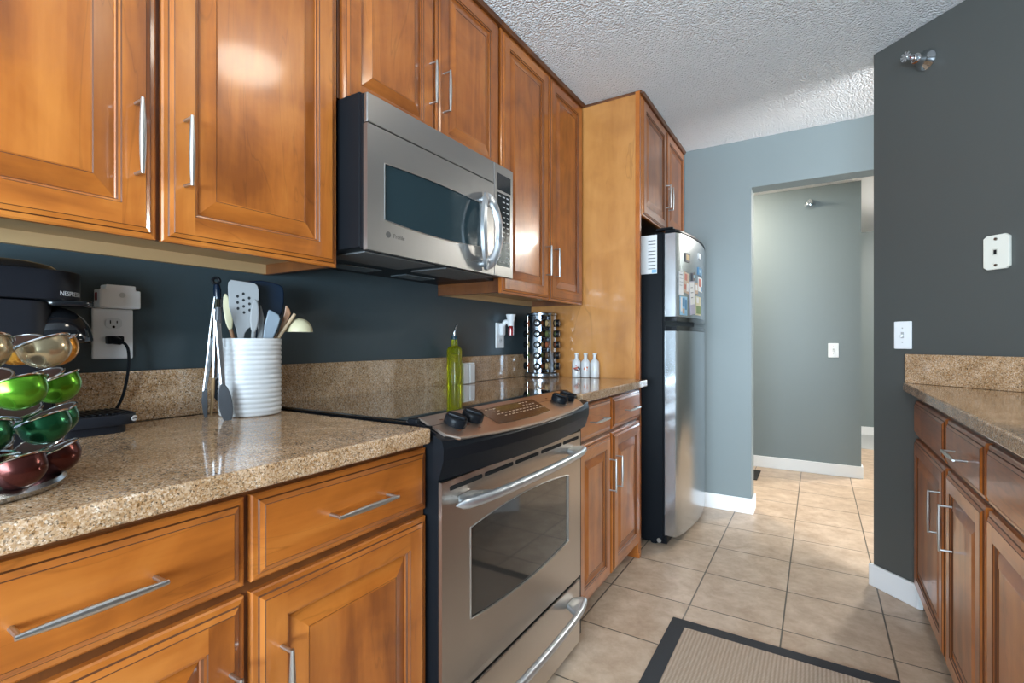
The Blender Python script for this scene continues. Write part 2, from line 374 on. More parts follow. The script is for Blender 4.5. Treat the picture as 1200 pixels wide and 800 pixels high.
# ------------------------------------------------------------------ the room
ZC = 2.412
def room():
    m = MB(); m.box(-1.0, 4.7, -2.4, 6.25, -0.08, 0.0); struct(m.build('floor', TILE))
    m = MB(); m.box(-1.0, 4.7, 6.25, 7.4, -0.08, 0.004)
    struct(m.build('floor_carpet', simple('hall_carpet', (0.42, 0.43, 0.43), 0.95, bump=0.8, bscale=500)))
    m = MB(); m.box(-1.0, 4.7, -2.4, 7.4, ZC, ZC+0.08); struct(m.build('ceiling', CEIL))
    m = MB(); m.box(-0.12, 0, -2.24, 3.51, 0, ZC); struct(m.build('wall_left', WALLK))
    # far wall with the opening to the hall
    m = MB()
    m.box(-0.12, 1.066, 3.51, 3.65, 0, ZC); m.box(1.066, 2.15, 3.51, 3.65, 2.10, ZC); m.box(2.15, 4.6, 3.51, 3.65, 0, ZC)
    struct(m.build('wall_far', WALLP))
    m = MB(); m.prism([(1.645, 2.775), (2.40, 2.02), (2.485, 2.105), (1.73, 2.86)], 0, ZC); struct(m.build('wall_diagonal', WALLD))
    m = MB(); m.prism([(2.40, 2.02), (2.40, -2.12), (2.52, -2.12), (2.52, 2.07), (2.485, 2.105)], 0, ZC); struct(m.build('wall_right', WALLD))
    # back wall with its window opening
    m = MB(); m.box(-0.12, 0.6, -2.24, -2.12, 0, ZC); m.box(2.5, 4.6, -2.24, -2.12, 0, ZC)
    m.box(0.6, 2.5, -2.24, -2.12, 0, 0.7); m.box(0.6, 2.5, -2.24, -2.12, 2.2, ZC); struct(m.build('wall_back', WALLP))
    # the room beyond, on the right
    m = MB(); m.box(4.48, 4.6, -2.12, 0.8, 0, ZC); m.box(4.48, 4.6, 2.6, 3.51, 0, ZC); m.box(4.48, 4.6, 0.8, 2.6, 0, 0.45); m.box(4.48, 4.6, 0.8, 2.6, 2.2, ZC)
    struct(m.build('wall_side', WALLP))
    # hall
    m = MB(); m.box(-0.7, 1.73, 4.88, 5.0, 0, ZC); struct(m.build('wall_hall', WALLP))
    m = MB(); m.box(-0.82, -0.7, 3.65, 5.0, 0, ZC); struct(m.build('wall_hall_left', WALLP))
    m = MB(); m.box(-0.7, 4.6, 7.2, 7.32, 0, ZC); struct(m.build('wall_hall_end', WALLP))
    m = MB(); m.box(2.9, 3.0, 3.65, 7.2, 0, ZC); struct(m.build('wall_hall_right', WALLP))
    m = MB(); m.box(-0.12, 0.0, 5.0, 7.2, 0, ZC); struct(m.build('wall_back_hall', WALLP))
    # baseboards
    H = 0.098; T = 0.014
    def bb(name, path):
        m = MB()
        m.prism(path, 0, H, 0.004); return struct(m.build(name, WHITEP))
    bb('baseboard_far', [(0.0, 3.51-T), (1.066+T, 3.51-T), (1.066+T, 3.65), (1.066, 3.65), (1.066, 3.51), (0, 3.51)])
    bb('baseboard_hall', [(-0.7, 4.88-T), (1.73+T, 4.88-T), (1.73+T, 5.0), (1.73, 5.0), (1.73, 4.88), (-0.7, 4.88)])
    bb('baseboard_hall_end', [(0.0, 7.2-T), (2.9, 7.2-T), (2.9, 7.2), (0.0, 7.2)])
    k = T*math.sqrt(2)
    bb('baseboard_diagonal', [(1.645-k, 2.775), (1.80-k, 2.62), (1.80, 2.62), (1.645, 2.775), (1.73, 2.86), (1.73-k/2, 2.86+k/2)])
room()
# window frames (behind the camera and in the next room)
m = MB()
for (x0, x1, z0, z1) in ((0.6, 0.66, 0.7, 2.2), (2.44, 2.5, 0.7, 2.2), (1.52, 1.58, 0.76, 2.14), (0.66, 2.44, 0.7, 0.76), (0.66, 2.44, 2.14, 2.2)):
    m.box(x0, x1, -2.22, -2.16, z0, z1)
struct(m.build('window_1', WHITEP))
m = MB()
for (y0, y1, z0, z1) in ((0.8, 0.86, 0.45, 2.2), (2.54, 2.6, 0.45, 2.2), (1.67, 1.73, 0.51, 2.14), (0.86, 2.54, 0.45, 0.51), (0.86, 2.54, 2.14, 2.2)):
    m.box(4.50, 4.56, y0, y1, z0, z1)
struct(m.build('window_2', WHITEP))

# ceiling lamps
def dome_lamp(x, y, label, power, col, r=0.16):
    t = thing('ceiling_light', label, 'ceiling light', (x, y, ZC))
    m = MB(); m.lathe([(r*0.9, 0), (r, -0.006), (r, -0.022), (r*0.93, -0.028)], (x, y, ZC)); m.build('lamp_base', NICK, t)
    m = MB(); m.lathe([(r*0.93, -0.026), (r*0.9, -0.05), (r*0.75, -0.075), (r*0.45, -0.092), (r*0.1, -0.098)], (x, y, ZC))
    m.build('lamp_shade', simple('lamp_glass', (0.9, 0.88, 0.82), 0.4, emis=(col, power)), t)
dome_lamp(1.466, 1.285, 'round flush ceiling lamp above the middle of the kitchen aisle', 14, (1.0, 0.90, 0.76))
dome_lamp(0.55, 4.28, 'round flush ceiling lamp in the hall beyond the opening', 110, (1.0, 0.90, 0.74))

dome_lamp(2.45, 5.45, 'round flush ceiling lamp at the far end of the hall', 150, (1.0, 0.95, 0.86), 0.20)

# ------------------------------------------------------------------ cabinets
PD = [(0, 0, 'w'), (0, .010, 'w'), (.003, .0125, 'w'), (.010, .0135, 'g'), (.0118, .0160, 'w'), (.019, .0190, 'g'), (.0202, .0200, 'f'), (.058, .020, 'g'),
      (.0597, .0172, 'w'), (.063, .0165, 'g'), (.0652, .012, 'w'), (.067, .0105, 'w'), (.100, .0187, 'g'), (.1016, .0176, 'w'), (.104, .0179, 'w')]
PW = [(0, 0, 'w'), (0, .010, 'w'), (.003, .0125, 'w'), (.010, .0135, 'g'), (.0118, .0160, 'w'), (.019, .0190, 'g'), (.0202, .0200, 'w')]
def front(name, M, a0, a1, b0, b1, prof, parent, horiz=False):
    m = MB(); V, H_, G = 0, 1, 2
    if horiz: V = 1
    for (i0, c0, k), (i1, c1, _) in zip(prof, prof[1:]):
        A0, A1, B0, B1 = a0+i0, a1-i0, b0+i0, b1-i0
        a_, A_, b_, B_ = a0+i1, a1-i1, b0+i1, b1-i1
        if k == 'f':
            for (p, q) in ((A0, a_), (A_, A1)):
                m.f([M(p, B0, c0), M(q, B0, c0), M(q, B1, c0), M(p, B1, c0)], V)
            for (p, q) in ((B0, b_), (B_, B1)):
                m.f([M(a_, p, c0), M(A_, p, c0), M(A_, q, c0), M(a_, q, c0)], H_)
            continue
        gm = G if k == 'g' else None
        m.f([M(A0, B0, c0), M(A0, B1, c0), M(a_, B_, c1), M(a_, b_, c1)], V if gm is None else gm)
        m.f([M(A1, B0, c0), M(A1, B1, c0), M(A_, B_, c1), M(A_, b_, c1)], V if gm is None else gm)
        m.f([M(A0, B0, c0), M(A1, B0, c0), M(A_, b_, c1), M(a_, b_, c1)], H_ if gm is None else gm)
        m.f([M(A0, B1, c0), M(A1, B1, c0), M(A_, B_, c1), M(a_, B_, c1)], H_ if gm is None else gm)
    i, c, _ = prof[-1]
    m.f([M(a0+i, b0+i, c), M(a1-i, b0+i, c), M(a1-i, b1-i, c), M(a0+i, b1-i, c)], V)
    m.f([M(a0, b0, 0), M(a1, b0, 0), M(a1, b1, 0), M(a0, b1, 0)], V)
    return m.build(name, DOORM, parent)
def pull(M, a, b, vert, parent, L=0.128, c0=0.0195, proj=0.030):
    """bow pull: two square posts and a bar thickening to its middle"""
    m = MB(); n = 10
    P = (lambda s, c: M(a, b+s, c)) if vert else (lambda s, c: M(a+s, b, c))
    for s in (-L/2, L/2):
        m.tube([P(s, c0), P(s, c0+proj)], 0.0034, 8)
    pts = []; rr = []
    for i in range(n+1):
        t = -1+2*i/n
        pts.append(P(t*(L/2+0.004), c0+proj+0.0)); rr.append(0.0032+0.0026*(1-t*t)**1.2)
    m.tube(pts, rr, 10)
    return m.build('handle', NICK, parent)
def MR(x0): return lambda a, b, c: Vector((x0+c, a, b))     # faces +X
def ML(x0): return lambda a, b, c: Vector((x0-c, a, b))     # faces -X

def upper(label, y0, y1, z0, xf, doors, hz, depth0=0.0, hside=None, rail=True, loc_y=None):
    t = thing('upper_cabinet', label, 'wall cabinet', (depth0, (y0+y1)/2, z0), 'maple wall cabinets')
    m = MB(); zt = ZC-0.004
    m.box(depth0+0.001, xf, y0, y1, z0+0.032, zt)
    for (p, q) in ((y0, y0+0.016), (y1-0.016, y1)): m.box(depth0+0.001, xf-0.0182, p, q, z0, z0+0.0318)
    m.box(xf-0.018, xf-0.0002, y0+0.0002, y1-0.0002, z0, z0+0.0318)
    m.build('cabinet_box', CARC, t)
    if rail:
        m = MB(); m.box(depth0+0.001, depth0+0.018, y0+0.016, y1-0.016, z0+0.001, z0+0.033); m.build('back_rail', INTER, t)
        m = MB(); m.box(depth0+0.018, xf-0.018, y0+0.016, y1-0.016, z0+0.0295, z0+0.033); m.build('bottom_panel', INTER, t)
    m = MB(); m.prism([(xf, zt-0.016), (xf+0.022, zt-0.016), (xf+0.028, zt), (xf, zt)], y0, y1, axis='y', mi=0)
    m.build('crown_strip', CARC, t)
    M = MR(xf)
    for (a0, a1, ha) in doors:
        d = front('door', M, a0, a1, z0-0.003, zt-0.018, PD, t)
        pull(M, ha, hz, True, d, 0.132)
    return t
XU = 0.316
upper('wide maple wall cabinet with two raised-panel doors left of the microwave', 0.036, 0.888, 1.310, XU, [(0.044, 0.454, 0.417), (0.464, 0.880, 0.502)], 1.49)
upper('short maple wall cabinet directly above the microwave', 0.890, 1.680, 1.772, XU, [(0.899, 1.277, 1.247), (1.284, 1.672, 1.318)], 1.962)
upper('tall maple wall cabinet between the microwave and the end panel', 1.682, 2.517, 1.310, XU, [(1.690, 2.110, 2.070), (2.117, 2.508, 2.155)], 1.49)
upper('maple cabinet with two small doors above the refrigerator', 2.542, 3.505, 1.772, 0.635, [(2.548, 3.028, 3.000), (3.036, 3.498, 3.066)], 1.975, rail=False)

# end panel beside the refrigerator
t = thing('end_panel', 'tall honey maple end panel between the counter and the refrigerator', 'cabinet panel', (0.32, 2.53, 0))
m = MB(); m.box(0.001, 0.622, 2.520, 2.540, 0, ZC-0.004); m.build('panel_board', PANELW, t)
m = MB(); m.box(0.6225, 0.646, 2.518, 2.541, 0.0, ZC-0.004, 0.0015); m.build('edge_strip', W_V, t)
m = MB(); m.prism([(0.0, 2.519), (0.655, 2.519), (0.655, 2.541), (0.646, 2.541), (0.646, 2.5195), (0.0, 2.5195)], ZC-0.018, ZC-0.004); m.build('crown_strip', CARC, t)

def base(label, y0, y1, xf, side, fronts, zt=0.876, kick=0.10, poly=None, feet=()):
    """fronts: list of (a0,a1,drawer_handle or None,door_handle_y)"""
    sgn = 1 if side == 'L' else -1; M = MR(xf) if side == 'L' else ML(xf)
    xb = 0.022 if side == 'L' else 2.398
    t = thing('base_cabinet', label, 'base cabinet', ((xf+xb)/2, (y0+y1)/2, 0), 'maple base cabinets')
    m = MB()
    if poly: m.prism(poly, kick, zt)
    else: m.box(min(xb, xf), max(xb, xf), y0, y1, kick, zt)
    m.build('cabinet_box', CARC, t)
    m = MB()
    if side == 'L': m.box(xb, xf-0.07, y0, y1, 0, kick)
    else: m.prism([(xf+0.075, y0), (xb, y0), (xb, min(y1, 4.40-xb)), (xf+0.075, min(y1, 4.40-xf-0.075))], 0, kick)
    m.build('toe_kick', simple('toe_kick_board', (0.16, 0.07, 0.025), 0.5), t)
    for (a0, a1, dh, vh, lo) in fronts:
        d = front('drawer', M, a0, a1, 0.724, zt-0.012, PW, t, True)
        if dh is not None: pull(M, dh, 0.791, False, d, 0.140)
        d = front('door', M, a0, a1, lo, 0.708, PD, t)
        if vh is not None: pull(M, vh, 0.535 if side == 'L' else 0.553, True, d, 0.132)
    for (fx, fy) in feet:
        m = MB(); m.box(fx-0.06, fx, fy-0.025, fy, 0, kick, 0.004); m.box(fx-0.062, fx+0.006, fy-0.028, fy, 0.0, 0.028, 0.003); m.build('foot', W_V, t)
    return t
base('maple base cabinet under the coffee capsules, left of the range', 0.036, 0.868, 0.646, 'L',
     [(0.046, 0.440, 0.243, 0.414, 0.112), (0.451, 0.864, 0.666, 0.498, 0.112)])
base('maple base cabinet with two drawers between range and end panel', 1.690, 2.516, 0.646, 'L',
     [(1.700, 2.056, 1.885, 2.030, 0.090), (2.076, 2.471, 2.300, 2.110, 0.090)], feet=[(0.648, 2.512)])
base('maple base cabinet of the right counter, against the angled wall', 1.600, 2.66, 1.785, 'R',
     [(2.050, 2.614, None, 2.092, 0.095), (1.615, 2.022, 1.815, 1.925, 0.095)],
     poly=[(1.785, 1.602), (2.398, 1.602), (2.398, 2.005), (1.785, 2.618)])
base('maple base cabinet of the right counter, nearest the camera', 0.40, 1.598, 1.785, 'R',
     [(0.99, 1.592, None, None, 0.095), (0.41, 0.975, None, None, 0.095)])

# ------------------------------------------------------------------ counters
def top(name, label, pts, z0, z1, loc, cat='countertop'):
    m = MB(); m.prism(pts, z0, z1, 0.005, seg=3)
    return tag(m.build(name, GRAN, org=loc), label, cat)
top('countertop', 'speckled tan granite countertop left of the range, under the utensil crock', [(0.021, -0.4), (0.686, -0.4), (0.686, 0.850), (0.021, 0.850)], 0.879, 0.914, (0.35, 0.23, 0.879))
top('countertop', 'speckled tan granite countertop between the range and the end panel', [(0.021, 1.696), (0.686, 1.696), (0.686, 2.516), (0.021, 2.516)], 0.879, 0.914, (0.35, 2.1, 0.879))
top('countertop', 'granite countertop of the right counter running to the angled wall', [(1.738, 0.35), (2.398, 0.35), (2.398, 2.012), (1.738, 2.672)], 0.8985, 0.934, (2.05, 1.4, 0.8985))
def splash(label, pts, z0, z1, loc):
    m = MB(); m.prism(pts, z0, z1, 0.0025); return tag(m.build('backsplash', GRAN, org=loc), label, 'backsplash')
splash('low granite backsplash along the shaded left wall behind the range', [(0.001, -0.4), (0.020, -0.4), (0.020, 2.517), (0.001, 2.517)], 0.9145, 1.038, (0.01, 1.0, 0.914))
k = 0.02*math.sqrt(2)
splash('low granite backsplash on the angled wall of the right counter', [(1.742, 2.676), (2.397, 2.021), (2.397-0.0, 2.021-k), (1.742-0.0, 2.676-k)], 0.9345, 1.056, (2.05, 2.33, 0.934))

# ------------------------------------------------------------------ range
def make_range():
    Y0, Y1 = 0.871, 1.642; YM = (Y0+Y1)/2
    t = thing('range', 'slide-in stainless steel electric range with black glass cooktop', 'range', (0.36, YM, 0))
    m = MB(); m.box(0.03, 0.665, 0.872, 1.686, 0.03, 0.913)
    m.box(0.05, 0.64, 0.90, 1.66, 0.0, 0.03)
    m.box(0.665, 0.688, 0.872, 1.675, 0.04, 0.80)
    m.build('body', BLACK, t)
    m = MB(); m.box(0.022, 0.598, 0.866, 1.694, 0.9145, 0.9215, 0.002); m.build('cooktop', COOKG, t)
    m = MB(); m.box(0.598, 0.628, 0.866, 1.694, 0.9145, 0.926, 0.003); m.build('cooktop_trim', BLACK, t)
    # burner rings printed under glass
    # black bowed console below the steel panel
    YC = 1.255; HW = 0.400
    def arc(y): return 0.720+0.031*(1-((y-YC)/HW)**2)
    ys = [0.8695+(1.652-0.8695)*i/28 for i in range(29)]
    SL = (0.9275-0.8875)/(0.628-0.735)
    def pz(x): return 0.9285+(x-0.622)*SL
    m = MB()
    def ring(y, e=0.0):
        xa = arc(y)
        return [(0.60, y, 0.795), (xa-0.016, y, 0.797), (xa-0.002, y, 0.842), (xa-0.001, y, 0.868), (xa-0.006, y, pz(xa-0.006)-0.0075), (0.628, y, 0.918), (0.60, y, 0.918)]
    m.loops([ring(y) for y in ys], True, (True, True), False)
    # end cheeks hugging the counter
    for ya, yb in ((0.8545, 0.8700), (1.651, 1.690)):
        m.loops([[(max(p[0], 0.6885), p[1], min(p[2], pz(max(p[0], 0.6885))-0.0075)) for p in ring(y)] for y in (ya, yb)], True, (True, True), False)
    m.build('console', BLACK, t)
    # stainless control panel, sloped, front edge bowed
    SL = (0.9275-0.8875)/(0.628-0.735)
    def pz(x): return 0.9285+(x-0.622)*SL
    m = MB(); ysp = [0.878+(1.628-0.878)*i/30 for i in range(31)]
    th = 0.004
    rings = []
    for y in ysp:
        xf = arc(y)+0.001; xb = 0.622
        e = min(y-0.878, 1.628-y)
        if e < 0.02: xf -= 0.02-math.sqrt(max(0, 0.0004-(0.02-e)**2))
        rings.append([(xb, y, pz(xb)-th), (xf-0.002, y, pz(xf)-th-0.003), (xf+0.001, y, pz(xf)-th), (xf, y, pz(xf)-0.001), (xf-0.004, y, pz(xf-0.004)), (xb, y, pz(xb))])
    m.loops(rings, True, (True, True), False)
    cp = m.build('control_panel', PANELS, t)
    N = Vector((-SL, 0, 1)).normalized(); U = Vector((0, 1, 0)); Vv = Vector((-1, 0, -SL)).normalized()   # up the slope
    def on(x, y, h=0): return Vector((x, y, pz(x)))+N*h
    # display: trapezoid with arched lower side
    m = MB(); pts = []
    for (x, y) in DISP: pts.append(on(x, y, 0.0003))
    top_ = [p+N*0.0012 for p in pts]
    m.loops([pts, top_], True, (True, True), False); dsp = m.build('display', simple('display_brown_glass', (0.055, 0.028, 0.014), 0.15), t)
    m = MB()
    for (cx, cy, w_, h_) in [(0.648, 1.225, 0.12, 0.03)]:
        q = [on(cx+h_/2+0.006, cy-w_/2, 0.0017), on(cx+h_/2+0.006, cy+w_/2, 0.0017), on(cx-h_/2+0.012, cy+w_/2, 0.0017), on(cx-h_/2+0.012, cy-w_/2, 0.0017)]
        m.f(q)
    m.build('display_screen', simple('amber_screen', (0.10, 0.065, 0.018), 0.12), dsp)
    m = MB(); rnd = random.Random(3)
    MARK = simple('panel_marking', (0.55, 0.42, 0.33), 0.5)
    for r_, xx in enumerate((0.650, 0.664, 0.678, 0.690)):
        for yy in [1.118+0.020*i for i in range(14)]:
            if 1.165 < yy < 1.295 and r_ < 2: continue
            if yy > 1.118+0.26-0.01*(3-r_) or yy < 1.118+0.010*r_: continue
            q = 0.0045+0.0025*rnd.random()
            m.f([on(xx+.0015, yy-q, .0018), on(xx+.0015, yy+q, .0018), on(xx-.0015, yy+q, .0018), on(xx-.0015, yy-q, .0018)])
    m.build('key_legend', MARK, dsp)
    # knobs
    for (x, y) in ((0.675, 0.950), (0.671, 1.025), (0.680, 1.510), (0.675, 1.580)):
        m = MB(); c = on(x, y)
        m.lathe([(0.012, 0), (0.0275, 0.0), (0.0285, 0.004), (0.0280, 0.017), (0.0258, 0.020), (0.018, 0.0185), (0.002, 0.0175)], c, N, 32)
        g = 0.020
        m.slab([(-0.0215, -0.0065), (0.0215, -0.0065), (0.0215, 0.0065), (-0.0215, 0.0065)], c+N*0.0155, (U*0.45-Vv*0.89), (U*0.89+Vv*0.45), N, 0.0085, bev=0.002)
        m.build('knob', BLACK, t)
    BP = simple('brown_print', (0.16, 0.06, 0.03), 0.5)
    for (x, y) in ((0.704, 0.930), (0.690, 0.985), (0.712, 1.00), (0.648, 0.93), (0.650, 0.97), (0.652, 1.47), (0.703, 1.53)):
        m = MB(); m.slab([(-.006, -.0022), (.006, -.0022), (.006, .0022), (-.006, .0022)], on(x, y, 0.0002), U, Vv, N, 0.0004); m.build('knob_legend', BP, cp)
    # door: plate around an arched window
    def plate(y0, y1, z0, z1, x0, x1, hole=None):
        m = MB(); s = MB
        m.box(x0, x1, y0, y1, z0, z1, 0.003); return m
    XD = 0.700
    wy0, wy1 = 0.981, 1.543
    def ztop(y): return 0.651+0.020*(1-((y-1.262)/0.281)**2)
    def zbot(y): return 0.426-0.020*(1-((y-1.262)/0.281)**2)
    m = MB(); n = 24
    for X, lay in ((XD, 1), (0.690, 0)):
        yy = [wy0+(wy1-wy0)*i/n for i in range(n+1)]
        m.f([(X, Y0, 0.268), (X, wy0, 0.268), (X, wy0, 0.786), (X, Y0, 0.786)]) if lay == 0 else m.f([(X, Y0, 0.268), (X, wy0, 0.268), (X, wy0, 0.786), (X, Y0, 0.786)])
        m.f([(X, wy1, 0.268), (X, Y1, 0.268), (X, Y1, 0.786), (X, wy1, 0.786)])
        for a, b in zip(yy, yy[1:]):
            m.f([(X, a, ztop(a)), (X, b, ztop(b)), (X, b, 0.786), (X, a, 0.786)])
            m.f([(X, a, 0.268), (X, b, 0.268), (X, b, zbot(b)), (X, a, zbot(a))])
    P4 = [(Y0, 0.268), (Y1, 0.268), (Y1, 0.786), (Y0, 0.786)]
    for (a, b), (c, d) in zip(P4, P4[1:]+P4[:1]): m.f([(0.690, a, b), (0.690, c, d), (XD, c, d), (XD, a, b)])
    yy = [wy0+(wy1-wy0)*i/n for i in range(n+1)]
    for a, b in zip(yy, yy[1:]):
        m.f([(XD, a, ztop(a)), (XD, b, ztop(b)), (0.69, b, ztop(b)), (0.69, a, ztop(a))])
        m.f([(XD, a, zbot(a)), (XD, b, zbot(b)), (0.69, b, zbot(b)), (0.69, a, zbot(a))])
    for y in (wy0, wy1): m.f([(XD, y, zbot(y)), (XD, y, ztop(y)), (0.69, y, ztop(y)), (0.69, y, zbot(y))])
    door = m.build('oven_door', STEEL, t)
    m = MB(); out = [(y, ztop(y)) for y in yy]+[(y, zbot(y)) for y in yy[::-1]]
    m.prism(out, 0.686, 0.6965, axis='x'); win = m.build('oven_window', GLASSB, door)
    m = MB()    # bright bead around the window
    pth = [Vector((XD+0.0005, a, b)) for a, b in out]; pth.append(pth[0])
    m.tube(pth, 0.0016, 6); m.build('window_trim', NICK, door)
    m = MB()    # vent slots
    for (a, b) in ((0.899, 1.030), (1.041, 1.180), (1.192, 1.329), (1.345, 1.488), (1.501, 1.625)):
        m.prism([(a, 0.764), (a+0.003, 0.7615), (b-0.003, 0.7615), (b, 0.764), (b, 0.770), (b-0.003, 0.7725), (a+0.003, 0.7725), (a, 0.770)], 0.6995, 0.7008, axis='x')
    m.build('vent_slot', SLOT, door)
    # bowed bar handles with wide wing ends
    def bar(z, parent, y0, y1, proj, x0, rise=0.0):
        m = MB(); n = 44; rings = []
        for i in range(n+1):
            s = -1+2*i/n; y = (y0+y1)/2+s*(y1-y0)/2
            e = abs(s)
            x = x0+proj*(1-e**6*0.45) + 0.012*(1-s*s)
            q = math.sqrt(max(0.02, 1-max(0, (e-0.90)/0.1)**2)); hz = 0.0125*q; hx = 0.011*q
            rings.append([(x+hx*math.cos(2*PI*k/14), y, z+rise*(1-s*s)+hz*math.sin(2*PI*k/14)) for k in range(14)])
        m.loops(rings, True, (True, True), True)
        for y, sg in ((y0, 1), (y1, -1)):
            m.prism([(x0+proj*0.55, y+sg*0.012), (x0+proj*0.95, y+sg*0.05), (x0+proj*1.02, y+sg*0.125), (x0+proj*0.6, y+sg*0.112), (x0-0.0004, y+sg*0.088), (x0-0.0004, y+sg*0.040)], z-0.010, z+0.011, 0.004)
        return m.build('handle', SATIN, parent, smooth=40)
    bar(0.733, door, 0.892, 1.622, 0.046, XD)
    m = MB(); m.box(0.690, 0.699, Y0, Y1, 0.030, 0.254, 0.003); dr = m.build('storage_drawer', STEEL, t)
    bar(0.203, dr, 0.892, 1.622, 0.050, 0.699)
    return t
# rounded quad of the display on the sloped panel (x down the slope, y along)
DISP = [(0.641, 1.090), (0.641, 1.388), (0.645, 1.392), (0.714, 1.376), (0.7165, 1.37), (0.7215, 1.30), (0.7235, 1.23), (0.7215, 1.15), (0.7165, 1.083), (0.714, 1.080), (0.645, 1.086)]
make_range()

# ------------------------------------------------------------------ microwave
def make_micro():
    Y0, Y1 = 0.889, 1.608; Z0, Z1 = 1.348, 1.757; X = 0.436
    t = thing('microwave', 'over-the-range stainless microwave with oval handle', 'microwave', (0.2, 1.25, Z0))
    m = MB(); m.box(0.003, 0.405, Y0+0.002, Y1, 1.357, 1.766, 0.003); m.box(0.003, 0.30, Y1, 1.676, 1.357, 1.766)
    m.box(0.4055, 0.422, Y0, Y1, Z0+0.003, Z1+0.001, 0.004)
    m.build('body', BLACK, t)
    YD = 1.478
    m = MB(); m.box(0.422, X, Y0, YD, 1.6795, Z1, 0.003); m.build('vent_panel', STEELM, t)
    # door with window
    YD = 1.478; wy0, wy1, wz0, wz1 = 0.949, 1.398, 1.437, 1.588
    n = 16
    yy = [wy0+(wy1-wy0)*i/n for i in range(n+1)]
    def zt(y): return wz1+0.006*(1-((y-1.17)/0.225)**2)
    def zb(y): return wz0-0.010*(1-((y-1.17)/0.225)**2)
    m = MB(); zd0, zd1 = Z0, 1.677
    m.f([(X, Y0, zd0), (X, wy0, zd0), (X, wy0, zd1), (X, Y0, zd1)]); m.f([(X, wy1, zd0), (X, YD, zd0), (X, YD, zd1), (X, wy1, zd1)])
    for a, b in zip(yy, yy[1:]):
        m.f([(X, a, zt(a)), (X, b, zt(b)), (X, b, zd1), (X, a, zd1)]); m.f([(X, a, zd0), (X, b, zd0), (X, b, zb(b)), (X, a, zb(a))])
        m.f([(X, a, zt(a)), (X, b, zt(b)), (X-.006, b, zt(b)), (X-.006, a, zt(a))]); m.f([(X, a, zb(a)), (X, b, zb(b)), (X-.006, b, zb(b)), (X-.006, a, zb(a))])
    for y in (wy0, wy1): m.f([(X, y, zb(y)), (X, y, zt(y)), (X-.006, y, zt(y)), (X-.006, y, zb(y))])
    P4 = [(Y0, zd0), (YD, zd0), (YD, zd1), (Y0, zd1)]
    for (a, b), (c, d) in zip(P4, P4[1:]+P4[:1]): m.f([(0.4215, a, b), (0.4215, c, d), (X, c, d), (X, a, b)])
    m.f([(0.4215, a, b) for a, b in P4])
    door = m.build('microwave_door', STEELM, t)
    out = [(y, zt(y)) for y in yy]+[(y, zb(y)) for y in yy[::-1]]
    m = MB(); m.prism(out, 0.426, 0.4325, axis='x'); m.build('door_window', MWG, door)
    m = MB(); pth = [Vector((X+0.0004, a, b)) for a, b in out]; pth.append(pth[0]); m.tube(pth, 0.0014, 6); m.build('window_trim', NICK, door)
    # oval handle: pointed oval ring standing off the door
    cy, cz = 1.412, 1.492; m = MB(); rings = []
    nn = 48
    for i in range(nn):
        a = 2*PI*i/nn
        s = math.sin(a); c = math.cos(a)
        oz = 0.136*(abs(s)**1.0)*(1 if s >= 0 else -1); oy = 0.062*c*(1-0.12*abs(s))
        iz = 0.092*s; iy = 0.036*c - 0.004
        xo = X+0.030+0.016*(1-abs(s)**2)
        p_o = (cy+oy, cz+oz); p_i = (cy+iy, cz+iz)
        mid = ((p_o[0]+p_i[0])/2, (p_o[1]+p_i[1])/2)
        if abs(s) > 0.9: xo -= 0.010*(abs(s)-0.9)/0.1
        rings.append([(xo-0.014, *p_o), (xo-0.002, p_o[0]*0.96+p_i[0]*0.04, p_o[1]*0.96+p_i[1]*0.04), (xo+0.004, *mid), (xo-0.002, p_o[0]*0.08+p_i[0]*0.92, p_o[1]*0.08+p_i[1]*0.92), (xo-0.014, *p_i)])
    rings.append(rings[0])
    m.loops(rings, True, (False, False), True)
    for s in (-1, 1): m.cyl((X-0.001, cy, cz+s*0.112), (X+0.022, cy, cz+s*0.112), 0.011)
    m.build('handle', SATIN, door, smooth=50)
    # emblem and wordmark
    m = MB(); m.cyl((X, 0.963, 1.399), (X+0.0006, 0.963, 1.399), 0.0085); m.build('emblem', simple('emblem_grey', (0.08, 0.075, 0.07), 0.4), door)
    text('wordmark', 'Profile', 0.017, simple('print_grey', (0.10, 0.09, 0.08), 0.5), door, MXF((X+0.0001, 1.003, 1.398), (0, 1, 0), (0, 0, 1)))
    text('model_wordmark', 'SPACEMAKER', 0.009, bpy.data.materials['print_grey'], door, MXF((X+0.0001, 1.352, 1.383), (0, 1, 0), (0, 0, 1))) if False else None
    m = MB()
    for i in range(9): m.box(X, X+0.0004, 1.315+i*0.0075, 1.3205+i*0.0075, 1.3800, 1.3835)
    m.build('small_print', bpy.data.materials['print_grey'], door)
    # control column
    m = MB(); m.box(0.422, X, YD+0.003, Y1, Z0, Z1-0.0, 0.002); cpn = m.build('control_panel', STEELM, t)
    m = MB(); m.box(X, X+0.0012, 1.500, 1.590, 1.664, 1.724, 0.0005); m.build('clock_display', BLACKG, cpn)
    m = MB(); m.box(X, X+0.0012, 1.500, 1.586, 1.387, 1.655, 0.0005); kp = m.build('keypad', BLACKG, cpn)
    m = MB(); rnd = random.Random(5)
    for r_ in range(14):
        z = 1.643-r_*0.0185
        for c in range(3):
            if rnd.random() < 0.12: continue
            y = 1.515+c*0.027
            m.box(X+0.0012, X+0.0015, y-0.007-0.002*rnd.random(), y+0.007, z-0.0022, z+0.0022)
    m.build('key_legend', simple('key_print', (0.45, 0.47, 0.48), 0.5), kp)
    # underside: grease filters and lamp lens
    MESH = simple('filter_mesh', (0.20, 0.20, 0.20), 0.5, metal=0.7, bump=1.0, bscale=900)
